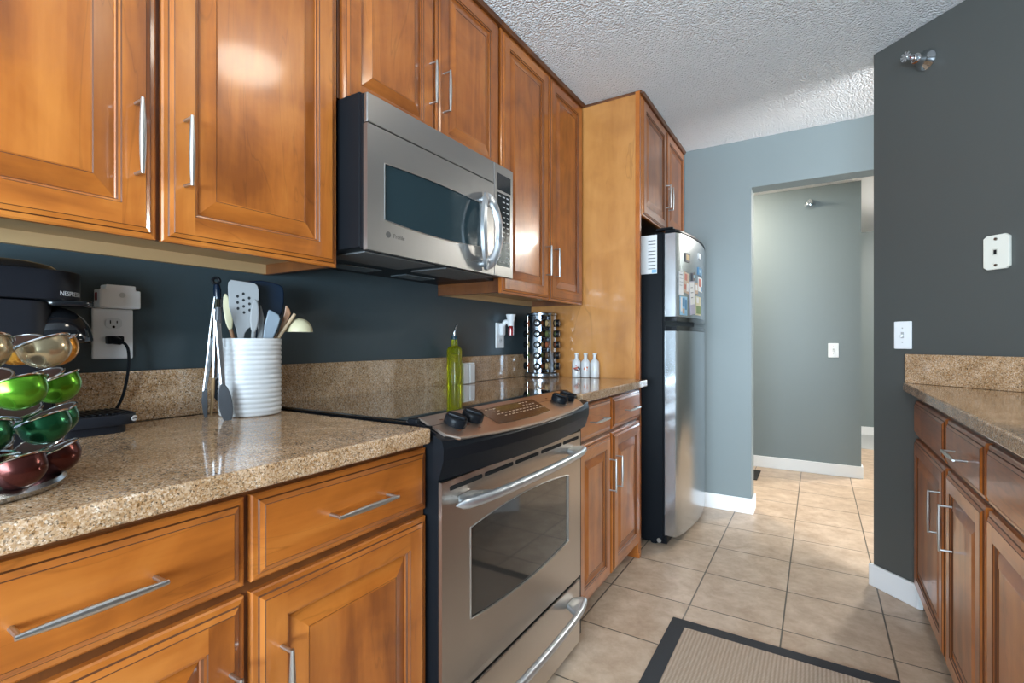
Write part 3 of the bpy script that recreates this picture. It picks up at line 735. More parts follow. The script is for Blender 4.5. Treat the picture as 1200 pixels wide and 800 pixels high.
    for (a, b) in ((0.935, 1.225), (1.285, 1.560)):
        m = MB(); m.box(0.215, 0.375, a, b, 1.3525, 1.357, 0.001); m.build('grease_filter', MESH, t)
    m = MB(); m.box(0.06, 0.14, 1.05, 1.22, 1.3540, 1.357, 0.001); m.build('lamp_lens', simple('lamp_lens_grey', (0.12, 0.14, 0.15), 0.3), t)
    m = MB(); m.box(0.06, 0.14, 1.34, 1.50, 1.3540, 1.357, 0.001); m.build('lamp_lens', bpy.data.materials['lamp_lens_grey'], t)
make_micro()

# ------------------------------------------------------------------ refrigerator
FYC, FHW = 3.085, 0.385
def fx(y): return 0.790+0.042*(1-((y-FYC)/FHW)**2)
def make_fridge():
    t = thing('refrigerator', 'stainless top-freezer refrigerator with curved doors and black sides', 'refrigerator', (0.4, FYC, 0))
    m = MB(); m.box(0.03, 0.718, 2.69, 3.44, 0.025, 1.692, 0.004)
    for y in (2.74, 3.38): m.cyl((0.66, y, 0), (0.66, y, 0.03), 0.02); m.cyl((0.1, y, 0), (0.1, y, 0.03), 0.02)
    m.build('case', BLACKT, t)
    m = MB(); m.box(0.718, 0.727, 2.695, 3.435, 0.06, 1.69); m.build('door_gasket', BLACK, t)
    n = 24; ys = [FYC-FHW+2*FHW*i/n for i in range(n+1)]
    def dr(name, z0, z1, mt, cap=0.0):
        m = MB(); rings = []
        def outline(ins):
            pts = [(0.727, ys[0]+ins)]
            for y in ys:
                e = min(y-ys[0], ys[-1]-y)
                x = fx(y)
                if e < 0.015: x = x-0.008*(1-e/0.015)
                pts.append((x-ins, min(max(y, ys[0]+ins), ys[-1]-ins)))
            pts.append((0.727, ys[-1]-ins)); return pts
        for z, ins in ((z0, 0.004), (z0+0.004, 0), (z1-0.004, 0), (z1, 0.004)):
            rings.append([(a, b, z) for a, b in outline(ins)])
        m.loops(rings, True, (True, True), True)
        return m.build(name, mt, t, smooth=30)
    fd = dr('freezer_door', 1.240, 1.695, STEELF); fr = dr('fridge_door', 0.060, 1.170, STEELF)
    dr('freezer_cap', 1.696, 1.712, BLACK)
    def ledge(z0, z1, nm):
        m = MB(); rings = []
        for z, ins in ((z0, 0.0), (z1, 0.0)):
            pts = [(0.727, ys[0])]+[(fx(y)-0.001, y) for y in ys]+[(0.727, ys[-1])]
            rings.append([(a, b, z) for a, b in pts])
        m.loops(rings, True, (True, True), True); m.build(nm, BLACKG, t, smooth=30)
    ledge(1.218, 1.2395, 'freezer_grip'); ledge(1.1705, 1.192, 'fridge_grip')
    m = MB(); m.box(0.60, 0.735, 2.71, 3.42, 0.012, 0.056, 0.002); m.build('kick_grille', BLACK, t)
    m = MB(); m.cyl((0.70, 2.689, 0.035), (0.70, 2.684, 0.035), 0.012, seg=16); m.build('roller_cover', NICK, t)
    m = MB(); m.box(0.68, 0.77, 2.70, 2.74, 1.7125, 1.724, 0.003); m.box(0.66, 0.72, 2.70, 2.76, 1.6925, 1.70, 0.002); m.build('hinge_cover', BLACK, t)
    return t
make_fridge()
def on_fridge(name, label, cat, y0, y1, z0, z1, mats, group=None, tilt=0.0, thick=0.0012, extra=None):
    """flat sheet or magnet hugging the curved freezer door"""
    m = MB(); n = 4
    cy, cz = (y0+y1)/2, (z0+z1)/2
    def P(a, b, h):
        y = cy+(a-cy)*math.cos(tilt)-(b-cz)*math.sin(tilt); z = cz+(a-cy)*math.sin(tilt)+(b-cz)*math.cos(tilt)
        return (fx(y)+0.0006+h, y, z)
    yy = [y0+(y1-y0)*i/n for i in range(n+1)]
    rings = [[P(y, z0, 0), P(y, z1, 0), P(y, z1, thick), P(y, z0, thick)] for y in yy]
    m.loops(rings, True, (True, True), False)
    if extra:
        for (a0, a1, b0, b1, mi) in extra:
            A = y0+(y1-y0)*a0; B = y0+(y1-y0)*a1; C = z0+(z1-z0)*b0; D = z0+(z1-z0)*b1
            ab = [A+(B-A)*i/3 for i in range(4)]
            for p, q in zip(ab, ab[1:]): m.f([P(p, C, thick+.0004), P(q, C, thick+.0004), P(q, D, thick+.0004), P(p, D, thick+.0004)], mi)
    o = m.build(name, mats, org=(fx(cy), cy, z0))
    return tag(o, label, cat, group)
C_ = lambda n, c: simple(n, c, 0.5)
BLU = C_('print_blue', (0.05, 0.22, 0.42)); SKY = C_('print_sky', (0.25, 0.50, 0.70)); RED = C_('print_red', (0.45, 0.08, 0.05)); SKIN = C_('print_tan', (0.50, 0.34, 0.24))
GRN = C_('print_green', (0.14, 0.22, 0.06)); INK = C_('print_ink', (0.05, 0.05, 0.06)); GOLD = C_('print_gold', (0.45, 0.30, 0.10)); LIL = C_('print_lilac', (0.42, 0.40, 0.52))
on_fridge('letter_sheet', 'white letter sheet on the freezer door, nearest the hinge corner', 'paper', 2.722, 2.776, 1.362, 1.486, [PAPER, INK], None, 0.0, extra=[(0.1, 0.8, 0.86, 0.89, 1), (0.1, 0.9, 0.7, 0.715, 1), (0.1, 0.9, 0.55, 0.565, 1), (0.1, 0.7, 0.4, 0.415, 1)])
on_fridge('magnetic_picture_frame', 'small dark framed badge magnet, highest on the freezer door', 'magnet', 2.800, 2.868, 1.548, 1.596, [INK, GOLD], None, 0.0, 0.004, [(0.15, 0.85, 0.18, 0.82, 1)])
on_fridge('photo_card', 'tall photo card with red and tan picture beside the letter sheet', 'photo', 2.785, 2.860, 1.375, 1.488, [SKIN, RED, PAPER], None, -0.10, extra=[(0.1, 0.55, 0.6, 0.92, 1), (0.5, 0.9, 0.1, 0.5, 2), (0.1, 0.4, 0.15, 0.4, 1)])
on_fridge('flyer', 'blue and white flyer low on the freezer door', 'flyer', 2.735, 2.830, 1.252, 1.355, [SKY, BLU, SKIN, PAPER], None, 0.0, extra=[(0.3, 0.62, 0.45, 0.9, 1), (0.65, 0.95, 0.3, 0.85, 1), (0.05, 0.28, 0.2, 0.95, 3), (0.3, 0.6, 0.08, 0.35, 2)])
on_fridge('note_card', 'white and lilac note card slanting across the middle of the freezer door', 'card', 2.872, 2.960, 1.262, 1.450, [LIL, PAPER, INK], None, 0.12, extra=[(0.05, 0.95, 0.3, 0.97, 1), (0.2, 0.6, 0.8, 0.82, 2), (0.2, 0.7, 0.65, 0.67, 2), (0.2, 0.6, 0.5, 0.52, 2)])
on_fridge('clip_magnet', 'dark round clip magnet above the slanted note card', 'magnet', 2.905, 2.950, 1.455, 1.500, [INK, SKY], None, 0.2, 0.006, [(0.3, 0.7, 0.3, 0.7, 1)])
on_fridge('garden_photo', 'green and cream photo at the lower right of the freezer door', 'photo', 2.985, 3.110, 1.262, 1.372, [CREAM, GRN, PAPER], None, 0.0, extra=[(0.05, 0.95, 0.08, 0.5, 1), (0.1, 0.5, 0.65, 0.95, 2)])
on_fridge('postcard', 'narrow tan postcard between note card and right photos', 'card', 2.965, 3.030, 1.385, 1.450, [SKIN, PAPER, INK], None, 0.05, extra=[(0.2, 0.8, 0.3, 0.8, 1)])
on_fridge('round_blue_magnet', 'bright blue magnet highest in the right-hand column of the freezer door', 'magnet', 3.030, 3.130, 1.500, 1.545, [BLU, SKY], None, 0.0, 0.004, [(0.2, 0.7, 0.3, 0.7, 1)])
on_fridge('family_photo', 'red and white photo under the bright blue magnet', 'photo', 3.040, 3.150, 1.405, 1.488, [PAPER, RED, BLU], None, 0.0, extra=[(0.1, 0.6, 0.35, 0.9, 1), (0.6, 0.95, 0.05, 0.4, 2)])
on_fridge('small_white_magnet', 'small white magnet near the top right of the freezer door', 'magnet', 3.045, 3.095, 1.598, 1.628, [WHITE], None, 0.0, 0.004)
# sheet on the black side of the refrigerator
m = MB(); m.box(0.560, 0.688, 2.6882, 2.6896, 1.478, 1.688, 0, 0)
for i in range(9):
    z = 1.655-i*0.019
    m.box(0.640, 0.680, 2.6878, 2.6883, z, z+0.004, 0, 1)
m.box(0.66, 0.685, 2.6878, 2.6883, 1.482, 1.50, 0, 2)
tag(m.build('calendar_sheet', [PAPER, INK, SKY], org=(0.62, 2.689, 1.478)), 'white printed sheet on the black side of the refrigerator', 'paper')

# ------------------------------------------------------------------ floor things
m = MB()
m.prism([(0.935, 0.75), (1.655, 0.75), (1.655, 2.020), (0.935, 2.020)], 0.0005, 0.009, 0.003)
RB = simple('rug_border_weave', (0.042, 0.043, 0.046), 0.95, bump=1.0, bscale=600)
def rugmat():
    m, nt, b = mat('rug_weave'); N = nt.nodes.new; L = nt.links.new
    tc = N('ShaderNodeTexCoord'); w_ = N('ShaderNodeTexWave'); w_.bands_direction = 'X'; w_.inputs['Scale'].default_value = 26; w_.inputs['Distortion'].default_value = 0.6
    w2 = N('ShaderNodeTexWave'); w2.bands_direction = 'Y'; w2.inputs['Scale'].default_value = 50; w2.inputs['Distortion'].default_value = 1.0
    n = N('ShaderNodeTexNoise'); n.inputs['Scale'].default_value = 300
    for q in (w_, w2, n): L(tc.outputs['Object'], q.inputs['Vector'])
    a = N('ShaderNodeMath'); a.operation = 'MULTIPLY'; L(w_.outputs['Fac'], a.inputs[0]); L(w2.outputs['Fac'], a.inputs[1])
    a2 = N('ShaderNodeMath'); a2.operation = 'MULTIPLY_ADD'; a2.inputs[1].default_value = 0.5; L(n.outputs['Fac'], a2.inputs[0]); L(a.outputs[0], a2.inputs[2])
    r = ramp(nt, [(0.15, (0.33, 0.24, 0.17)), (0.6, (0.46, 0.35, 0.26)), (1.0, (0.56, 0.44, 0.34))]); L(a2.outputs[0], r.inputs[0])
    L(r.outputs[0], b.inputs['Base Color']); b.inputs['Roughness'].default_value = 0.95
    bp = N('ShaderNodeBump'); bp.inputs['Strength'].default_value = 0.7; bp.inputs['Distance'].default_value = 0.003; L(a2.outputs[0], bp.inputs['Height']); L(bp.outputs[0], b.inputs['Normal'])
    return m
tr = thing('kitchen_rug', 'beige ribbed runner rug with a wide charcoal border on the tiles', 'rug', (1.295, 1.385, 0))
m.build('border', RB, tr)
m = MB(); m.box(0.993, 1.597, 0.81, 1.962, 0.009, 0.0115, 0.001); m.build('rug_field', rugmat(), tr)
m = MB(); m.box(0.55, 1.018, 4.38, 4.705, 0.0, 0.008, 0.003)
tag(m.build('door_mat', simple('mat_rubber', (0.02, 0.02, 0.02), 0.8, bump=0.6), org=(0.78, 4.5, 0)), 'black mat on the hall floor, half hidden by the opening edge', 'mat')

# ------------------------------------------------------------------ wall fittings
DN = Vector((-1, -1, 0)).normalized(); DU = Vector((1, -1, 0)).normalized(); ZV = Vector((0, 0, 1))
def sprinkler(P, n, label, up=(0, 0, 1)):
    P = Vector(P); n = Vector(n).normalized()
    t = thing('fire_sprinkler', label, 'fire sprinkler', P)
    m = MB(); m.lathe([(0.040, 0.0), (0.0415, 0.004), (0.038, 0.010), (0.028, 0.022), (0.022, 0.040), (0.020, 0.052), (0.016, 0.054)], P+n*0.001, n, 32); m.build('escutcheon', CHROME, t)
    m = MB(); m.cyl(P+n*0.054, P+n*0.066, 0.0145, seg=6); m.cyl(P+n*0.066, P+n*0.072, 0.010)
    a, b = m.frame(n)
    for s in (-1, 1):
        m.tube([P+n*0.070+a*s*0.010, P+n*0.085+a*s*0.016, P+n*0.098+a*s*0.010, P+n*0.105+a*s*0.003], 0.0028, 8)
    m.cyl(P+n*0.072, P+n*0.100, 0.0025, seg=8)
    m.build('sprinkler_frame', CHROME, t)
    m = MB(); c = P+n*0.105
    for k_ in range(8):
        ang = 2*PI*k_/8; d = a*math.cos(ang)+b*math.sin(ang); p = n.cross(d)
        m.slab([(0, -0.003), (0.020, -0.0045), (0.020, 0.0045), (0, 0.003)], c, d, p, n, 0.0014)
    m.cyl(c-n*0.001, c+n*0.003, 0.006); m.build('deflector', CHROME, t)
    m = MB(); m.cyl(P+n*0.078, P+n*0.097, 0.0035, seg=12); m.build('bulb', simple('red_bulb', (0.45, 0.03, 0.03), 0.1), t)
    return t
def dg(x, z, off=0.0): return Vector((x, 4.42-x, z)) + DN*off
sprinkler(dg(1.806, 2.262), DN, 'chrome sidewall fire sprinkler high on the dark angled wall')
sprinkler((1.375, 4.88, 2.268), (0, -1, 0), 'chrome fire sprinkler high on the hall wall beyond the opening')
def plate(name, O, U, N, w_, h_, mt, t, bev=0.003, th=0.006):
    m = MB(); m.slab([(-w_/2, -h_/2), (w_/2, -h_/2), (w_/2, h_/2), (-w_/2, h_/2)], O, U, ZV, N, th, bev=bev); return m.build(name, mt, t)
def toggle_switch(P, U, N, label):
    P = Vector(P); U = Vector(U); N = Vector(N)
    t = thing('light_switch', label, 'light switch', P)
    plate('cover_plate', P+N*0.0005, U, N, 0.075, 0.118, WHITE, t)
    m = MB(); m.slab([(-.006, -.013), (.006, -.013), (.006, .013), (-.006, .013)], P+N*0.0062, U, ZV, N, 0.0012); m.build('toggle_surround', simple('switch_shadow_gap', (0.45, 0.46, 0.47), 0.5), t)
    m = MB(); m.slab([(-.004, -.004), (.004, -.004), (.004, .005), (-.004, .005)], P+N*0.0070, U, (ZV+N*0.5).normalized(), (N-ZV*0.5).normalized(), 0.014, bev=0.001); m.build('toggle', WHITE, t)
    for s in (-1, 1):
        m = MB(); m.cyl(P+N*0.006+ZV*s*0.030, P+N*0.0072+ZV*s*0.030, 0.003, seg=12); m.build('screw', simple('screw_grey', (0.5, 0.5, 0.5), 0.4, metal=0.5), t)
    return t
toggle_switch(dg(1.741, 1.136), DU, DN, 'white toggle light switch on the dark angled wall above the backsplash')
toggle_switch((1.541, 4.88, 1.036), (1, 0, 0), (0, -1, 0), 'white light switch on the hall wall beyond the opening')
P = dg(1.983, 1.431)
t = thing('phone_jack', 'ivory wall telephone jack plate on the dark angled wall', 'phone jack', P)
m = MB(); hw, hh, c_ = 0.040, 0.062, 0.012
m.slab([(-hw+c_, -hh), (hw-c_, -hh), (hw, -hh+c_*0.8), (hw, hh-c_*0.8), (hw-c_, hh), (-hw+c_, hh), (-hw, hh-c_*0.8), (-hw, -hh+c_*0.8)], P+DN*0.0005, DU, ZV, DN, 0.013, bev=0.002); m.build('cover_plate', IVORY, t)
for s in (-1, 1):
    m = MB(); m.cyl(P+DN*0.013+ZV*s*0.047, P+DN*0.017+ZV*s*0.047, 0.0055, 0.0045, seg=16); m.build('stud', simple('stud_metal', (0.35, 0.35, 0.33), 0.35, metal=1.0), t)
m = MB(); m.slab([(-.010, -.011), (.006, -.011), (.006, .012), (-.010, .012)], P+DN*0.0135, DU, ZV, DN, 0.0015); j_ = m.build('jack_frame', simple('jack_ivory', (0.6, 0.58, 0.5), 0.4), t)
m = MB(); m.slab([(-.006, -.008), (.003, -.008), (.003, .008), (-.006, .008)], P+DN*0.0151, DU, ZV, DN, 0.0006); m.build('jack_opening', SLOT, j_)

# outlet with a plug-in adapter by the coffee machine
X0 = 0.001
t = thing('wall_outlet', 'white wall outlet with an adapter box above it, beside the coffee machine', 'outlet', (X0, 0.497, 1.07))
m = MB(); m.box(X0, 0.010, 0.457, 0.537, 1.068, 1.186, 0.003); m.build('cover_plate', WHITE, t)
m = MB(); m.prism([(0.462, 1.187), (0.543, 1.187), (0.543, 1.230), (0.533, 1.230), (0.533, 1.241), (0.474, 1.241), (0.474, 1.230), (0.462, 1.230)], X0, 0.036, 0.003, axis='x'); ad = m.build('adapter_box', WHITE, t)
m = MB(); m.box(0.012, 0.022, 0.4605, 0.462, 1.204, 1.222, 0.0005); m.build('indicator', simple('red_light', (0.25, 0.012, 0.02), 0.3), ad)
m = MB(); m.cyl((0.036, 0.505, 1.218), (0.0368, 0.505, 1.218), 0.006, seg=20); m.build('button', simple('button_grey', (0.6, 0.62, 0.63), 0.4), ad)
def duplex(m, yc, zc, x, horizontal=True):
    n = 28; pts = []
    for k_ in range(n):
        a = 2*PI*k_/n; pts.append((yc+max(-0.014, min(0.014, 0.0175*math.cos(a))), zc+max(-0.0135, min(0.0135, 0.0175*math.sin(a)))))
    return pts
m = MB(); pts = [(0.497+max(-0.0165, min(0.0165, 0.0185*math.cos(a))), 1.152+0.0135*math.sin(a)) for a in [2*PI*k_/28 for k_ in range(28)]]
m.prism(pts, 0.010, 0.0115, axis='x'); so = m.build('socket', simple('socket_white', (0.74, 0.77, 0.79), 0.3), t)
m = MB(); m.box(0.0115, 0.0122, 0.4895, 0.4915, 1.151, 1.159); m.box(0.0115, 0.0122, 0.5025, 0.5045, 1.152, 1.158); m.cyl((0.0115, 0.497, 1.1435), (0.0122, 0.497, 1.1435), 0.003, seg=12); m.build('socket_slots', SLOT, so)
t = thing('power_plug', 'black power plug and cord of the coffee machine in the outlet', 'plug', (0.02, 0.50, 1.1))
m = MB(); m.box(0.0105, 0.030, 0.480, 0.512, 1.103, 1.122, 0.003); m.cyl((0.028, 0.494, 1.112), (0.044, 0.498, 1.108), 0.010, 0.007, seg=16); m.build('plug_body', BLACK, t)
m = MB()
cord = [(0.042, 0.498, 1.108), (0.049, 0.506, 1.103), (0.053, 0.511, 1.085), (0.053, 0.511, 1.05), (0.050, 0.507, 1.01), (0.046, 0.500, 0.975), (0.040, 0.487, 0.945), (0.034, 0.470, 0.925), (0.031, 0.44, 0.918), (0.032, 0.38, 0.918), (0.035, 0.30, 0.918)]
def smooth(pts, n=6):
    P = [Vector(p) for p in pts]; out = []
    for i in range(len(P)-1):
        p0 = P[max(i-1, 0)]; p1 = P[i]; p2 = P[i+1]; p3 = P[min(i+2, len(P)-1)]
        for k_ in range(n):
            u = k_/n; out.append(0.5*((2*p1)+(p2-p0)*u+(2*p0-5*p1+4*p2-p3)*u*u+(3*p1-p0-3*p2+p3)*u**3))
    out.append(P[-1]); return out
m.tube(smooth(cord), 0.0033, 8); m.build('cord', BLACK, t)
m = MB(); m.tube(smooth([(0.045, 0.34, 0.9165), (0.075, 0.40, 0.9165), (0.085, 0.445, 0.9165), (0.070, 0.462, 0.9165), (0.052, 0.452, 0.9165)]), 0.0025, 8)
m.tube(smooth([(0.16, 0.30, 0.9165), (0.20, 0.355, 0.9165), (0.225, 0.40, 0.9165), (0.205, 0.425, 0.9165), (0.17, 0.40, 0.9165)]), 0.0022, 8) if False else None
tag(m.build('spare_cable', BLACK, org=(0.06, 0.4, 0.914)), 'thin black cable looped on the counter under the drip tray', 'cable')
# outlet with air freshener
t = thing('wall_outlet', 'white wall outlet left of the chrome spice rack', 'outlet', (X0, 2.175, 1.075))
m = MB(); m.box(X0, 0.009, 2.138, 2.212, 1.075, 1.207, 0.0025); m.build('cover_plate', WHITE, t)
for z in (1.113, 1.165):
    m = MB(); m.prism([(2.175+max(-.016, min(.016, .018*math.cos(a))), z+0.0135*math.sin(a)) for a in [2*PI*k_/20 for k_ in range(20)]], 0.009, 0.0103, axis='x'); so = m.build('socket', bpy.data.materials['socket_white'], t)
    m = MB(); m.box(0.0103, 0.0108, 2.168, 2.170, z-0.001, z+0.006); m.box(0.0103, 0.0108, 2.180, 2.182, z-0.001, z+0.006); m.build('socket_slots', SLOT, so)
t = thing('air_freshener', 'white plug-in air freshener with flared top and red vial', 'air freshener', (0.03, 2.18, 1.13))
m = MB(); m.box(0.011, 0.034, 2.158, 2.192, 1.140, 1.205, 0.008); m.tube(smooth([(0.024, 2.175, 1.19), (0.038, 2.180, 1.212), (0.056, 2.186, 1.205), (0.062, 2.187, 1.19)]), 0.012, 12)
m.build('plug_body', WHITE, t)
m = MB(); m.lathe([(0.016, 0), (0.0165, 0.012), (0.020, 0.035), (0.0255, 0.058), (0.026, 0.060), (0.022, 0.060)], (0.066, 2.188, 1.190), seg=28); m.build('flared_top', WHITE, t)
m = MB(); m.lathe([(0.009, 0), (0.013, 0.002), (0.0135, 0.036), (0.008, 0.044), (0.008, 0.05)], (0.066, 2.188, 1.140), seg=20); m.build('vial', simple('red_glass', (0.35, 0.02, 0.025), 0.05, coat=1.0), t)
m = MB(); m.slab([(0, 0), (.005, 0), (.005, .045), (0, .048)], (0.078, 2.192, 1.142), (0.6, -0.8, 0), ZV, (0.8, 0.6, 0), 0.002); m.build('guard', WHITE, t)

# ------------------------------------------------------------------ coffee machine
t = thing('coffee_machine', 'matte black capsule coffee machine behind the capsule carousel', 'coffee machine', (0.118, 0.25, 0.914))
def rr(x0, x1, y0, y1, r, n=6):
    pts = []
    for cx_, cy_, a0 in ((x1-r, y1-r, 0), (x0+r, y1-r, 90), (x0+r, y0+r, 180), (x1-r, y0+r, 270)):
        for k_ in range(n+1):
            a = math.radians(a0+90*k_/n); pts.append((cx_+r*math.cos(a), cy_+r*math.sin(a)))
    return pts
m = MB(); m.prism(rr(0.048, 0.190, 0.12, 0.348, 0.045), 0.916, 1.186, 0.003); m.build('body', DARKM, t, smooth=35)
m = MB(); m.prism(rr(0.044, 0.194, 0.10, 0.398, 0.072, 10), 1.1885, 1.246, 0.004); hd = m.build('head', DARKM, t, smooth=35)
m = MB()
rings = []
for k_, (q, z) in enumerate(((1.0, 1.2465), (0.93, 1.255), (0.75, 1.261), (0.4, 1.2645), (0.05, 1.2655))):
    rings.append([(0.119+(px-0.119)*q, 0.235+(py-0.235)*q, z) for px, py in rr(0.050, 0.188, 0.110, 0.368, 0.066, 8)])
m.loops(rings, True, (True, True), True); m.build('lid', BLACKG, hd, smooth=40)
m = MB(); m.prism(rr(0.070, 0.185, 0.325, 0.412, 0.03), 1.178, 1.190, 0.003); m.build('lever', BLACKG, t, smooth=35)
m = MB(); m.box(0.066, 0.150, 0.330, 0.356, 0.95, 1.178, 0.006); m.build('front_column', DARKM, t)
m = MB(); rings = []
for k_ in range(-1, 12):
    a = max(k_, 0)/11.2*PI/2; q = (math.cos(a) if k_ >= 0 else 0.92); z = 1.110+0.0675*math.sin(a)-(0.004 if k_ < 0 else 0)
    rings.append([(0.140+0.049*q*math.cos(b), 0.354+0.061*q*math.sin(b), z) for b in [2*PI*n_/40 for n_ in range(40)]])
m.loops(rings, True, (True, True), True); m.build('spout_hood', BLACKG, t, smooth=50)
m = MB(); m.cyl((0.122, 0.39, 1.096), (0.122, 0.39, 1.109), 0.009, seg=16); m.build('spout', BLACK, t)
m = MB(); m.prism(rr(0.040, 0.170, 0.352, 0.492, 0.035), 0.931, 0.954, 0.003); m.prism(rr(0.050, 0.160, 0.352, 0.475, 0.03), 0.9145, 0.931); tr_ = m.build('drip_tray', DARKM, t, smooth=35)
m = MB()
for i in range(11): m.box(0.050, 0.160, 0.364+i*0.0112, 0.369+i*0.0112, 0.954, 0.9575, 0.001)
m.build('tray_grid', BLACK, tr_)
WPR = simple('white_print', (0.7, 0.72, 0.75), 0.5)
wm = text('wordmark', 'NESPRESSO', 0.0125, WPR, hd, Matrix.Identity(4), 0.0003)
o0 = ORG[wm.name]
for v in wm.data.vertices:      # wrapped around the head's rounded corner
    p = v.co+o0; a = math.radians(40)+p.x*0.85/0.0725; r_ = 0.0722+p.z
    v.co = Vector((0.122+r_*math.cos(a), 0.326+r_*math.sin(a), 1.2015+p.y))-o0
m = MB(); q = [(0.011*math.cos(a), 0.0062*math.sin(a)) for a in [2*PI*k_/24 for k_ in range(24)]]
dd = Vector((1, 1.0, 0)).normalized(); oo = Vector((0.1602, 0.4818, 0.9425))
m.slab(q, oo, (-dd.y, dd.x, 0), ZV, dd, 0.0006); lg = m.build('logo_badge', WPR, tr_)
text('logo_wordmark', "De'Longhi", 0.0048, BLACK, lg, MXF(oo+dd*0.0008, (-dd.y, dd.x, 0), (0, 0, 1)), 0.0002)

# ------------------------------------------------------------------ capsule carousel and capsules
RC = Vector((0.490, 0.150, 0.914))
t = thing('capsule_carousel', 'chrome wire capsule carousel on a round base at the counter edge', 'capsule holder', RC)
m = MB(); m.lathe([(0.106, 0), (0.115, 0.002), (0.118, 0.008), (0.114, 0.013), (0.100, 0.0155), (0.01, 0.0165)], RC, seg=64); m.build('base', simple('brushed_base', (0.5, 0.53, 0.56), 0.22, metal=1.0), t)
m = MB(); m.cyl(RC+ZV*0.016, RC+ZV*0.235, 0.006, seg=16); m.lathe([(0.004, 0.235), (0.013, 0.240), (0.015, 0.25), (0.009, 0.262), (0.001, 0.265)], RC, seg=24); m.build('pole', CHROME, t)
TZ = [1.107, 1.057, 1.007, 0.960]; TILT = 0.42; RR = 0.104
m = MB()
for ti, z in enumerate(TZ):
    m.torus((RC.x, RC.y, z-0.004), (0, 0, 1), 0.072, 0.0016, 48, 6)
    for q in range(3):
        a = q*2*PI/3+0.5*ti; m.tube([(RC.x, RC.y, z-0.004), (RC.x+0.072*math.cos(a), RC.y+0.072*math.sin(a), z-0.004)], 0.0016, 6)
m.build('tier_ring', CHROME, t)
slots = []
for ti, z in enumerate(TZ):
    off = 7 if ti in (0, 2) else 27
    for k_ in range(4 if ti in (1, 3) else 5):
        deg = off+40*k_
        a = math.radians(deg); rad = Vector((math.cos(a), math.sin(a), 0)); c = Vector((RC.x, RC.y, z))+rad*RR
        ax = (-ZV*math.cos(TILT)+rad*math.sin(TILT)).normalized()       # dome direction
        slots.append((ti, deg, c, ax, rad))
m = MB()
for (ti, deg, c, ax, rad) in slots: m.torus(c-ax*0.0005, ax, 0.0295, 0.0013, 36, 6)
m.build('capsule_hoop', CHROME, t)
def foil(name, col, r=0.22): return simple(name, col, r, metal=0.75, bump=0.15, bscale=60)
FCOL = {0: [foil('foil_champagne', (0.46, 0.37, 0.23)), foil('foil_amber', (0.62, 0.26, 0.03))], 1: [foil('foil_green', (0.11, 0.32, 0.02))], 2: [foil('foil_dark_green', (0.015, 0.10, 0.04))], 3: [foil('foil_maroon', (0.085, 0.022, 0.018))]}
RIMM = simple('foil_rim', (0.66, 0.66, 0.66), 0.3, metal=0.9)
LIDD = simple('foil_lid_brown', (0.10, 0.055, 0.045), 0.35, metal=0.6)
CN = {0: ['champagne gold', 'amber orange'], 1: ['bright green'], 2: ['dark green'], 3: ['dark maroon']}
TN = ['top tier', 'second tier down', 'third tier down', 'bottom tier']
def ordn(ti, k_):
    return ['nearest the countertop edge', 'second from the countertop edge', 'third from the countertop edge', 'fourth, beside the coffee machine', 'last, at the back'][k_]
cnt = {}
for (ti, deg, c, ax, rad) in slots:
    k_ = cnt.get(ti, 0); cnt[ti] = k_+1
    ci = 0
    if ti == 0: ci = 0 if k_ < 2 else 1
    lab = '%s coffee capsule, %s, %s' % (CN[ti][ci], TN[ti], ordn(ti, k_))
    tt = thing('coffee_capsule', lab, 'coffee capsule', c, 'coffee capsules on the carousel')
    m = MB(); R_ = 0.0272
    pr = [(R_, 0.0), (R_, 0.004)]+[(R_*math.cos(q*PI/18), 0.007+0.0262*math.sin(q*PI/18)) for q in range(1, 9)]+[(0.001, 0.0333)]
    m.lathe(pr, c+ax*0.0005, ax, 40); m.build('dome', FCOL[ti][ci], tt)
    m = MB(); m.lathe([(0.0270, 0.0), (0.0298, -0.0006), (0.0301, -0.0010), (0.0298, -0.0015), (0.027, -0.0014)], c, ax, 40, cap=(False, False)); m.build('rim', RIMM, tt)
    m = MB(); m.lathe([(0.0262, -0.0010), (0.001, -0.0010)], c, ax, 36, cap=(False, True)); m.lathe([(0.0262, -0.0004), (0.001, -0.0004)], c, ax, 36, cap=(False, True)); m.build('foil_lid', LIDD, tt)

# ------------------------------------------------------------------ utensil crock
PC = Vector((0.128, 0.760, 0.9145)); RP = 0.0765; HP = 0.203
vd = Vector((PC.x-CAM.x, PC.y-CAM.y, 0)).normalized(); RT = Vector((vd.y, -vd.x, 0))    # crock's own left-right axis
t = thing('utensil_crock', 'white ribbed ceramic crock full of cooking utensils', 'utensil crock', PC)
prof = [(0.060, 0.0), (RP-0.004, 0.001), (RP-0.001, 0.005)]
nr = 15
for i in range(nr):
    z0 = 0.008+i*(HP-0.016)/nr; hh = (HP-0.016)/nr
    for q in range(6): prof.append((RP-0.0022+0.0022*abs(math.sin(PI*q/6)), z0+hh*q/6))
prof += [(RP, HP-0.006), (RP+0.0005, HP-0.002), (RP-0.002, HP), (RP-0.006, HP-0.002), (RP-0.007, 0.012), (0.001, 0.010)]
m = MB(); m.lathe(prof, PC, seg=64); m.build('pot', CERAM, t, smooth=60)
KS = 0.8826*1.33/578.2; KZ = 1.36/578.2
def UP(u, v, tdep=0.0):
    """a spot in the crock's own upright plane"""
    return PC + RT*((u-292)*KS) + vd*tdep + ZV*(CAM.z-(v-400)*KZ - PC.z)
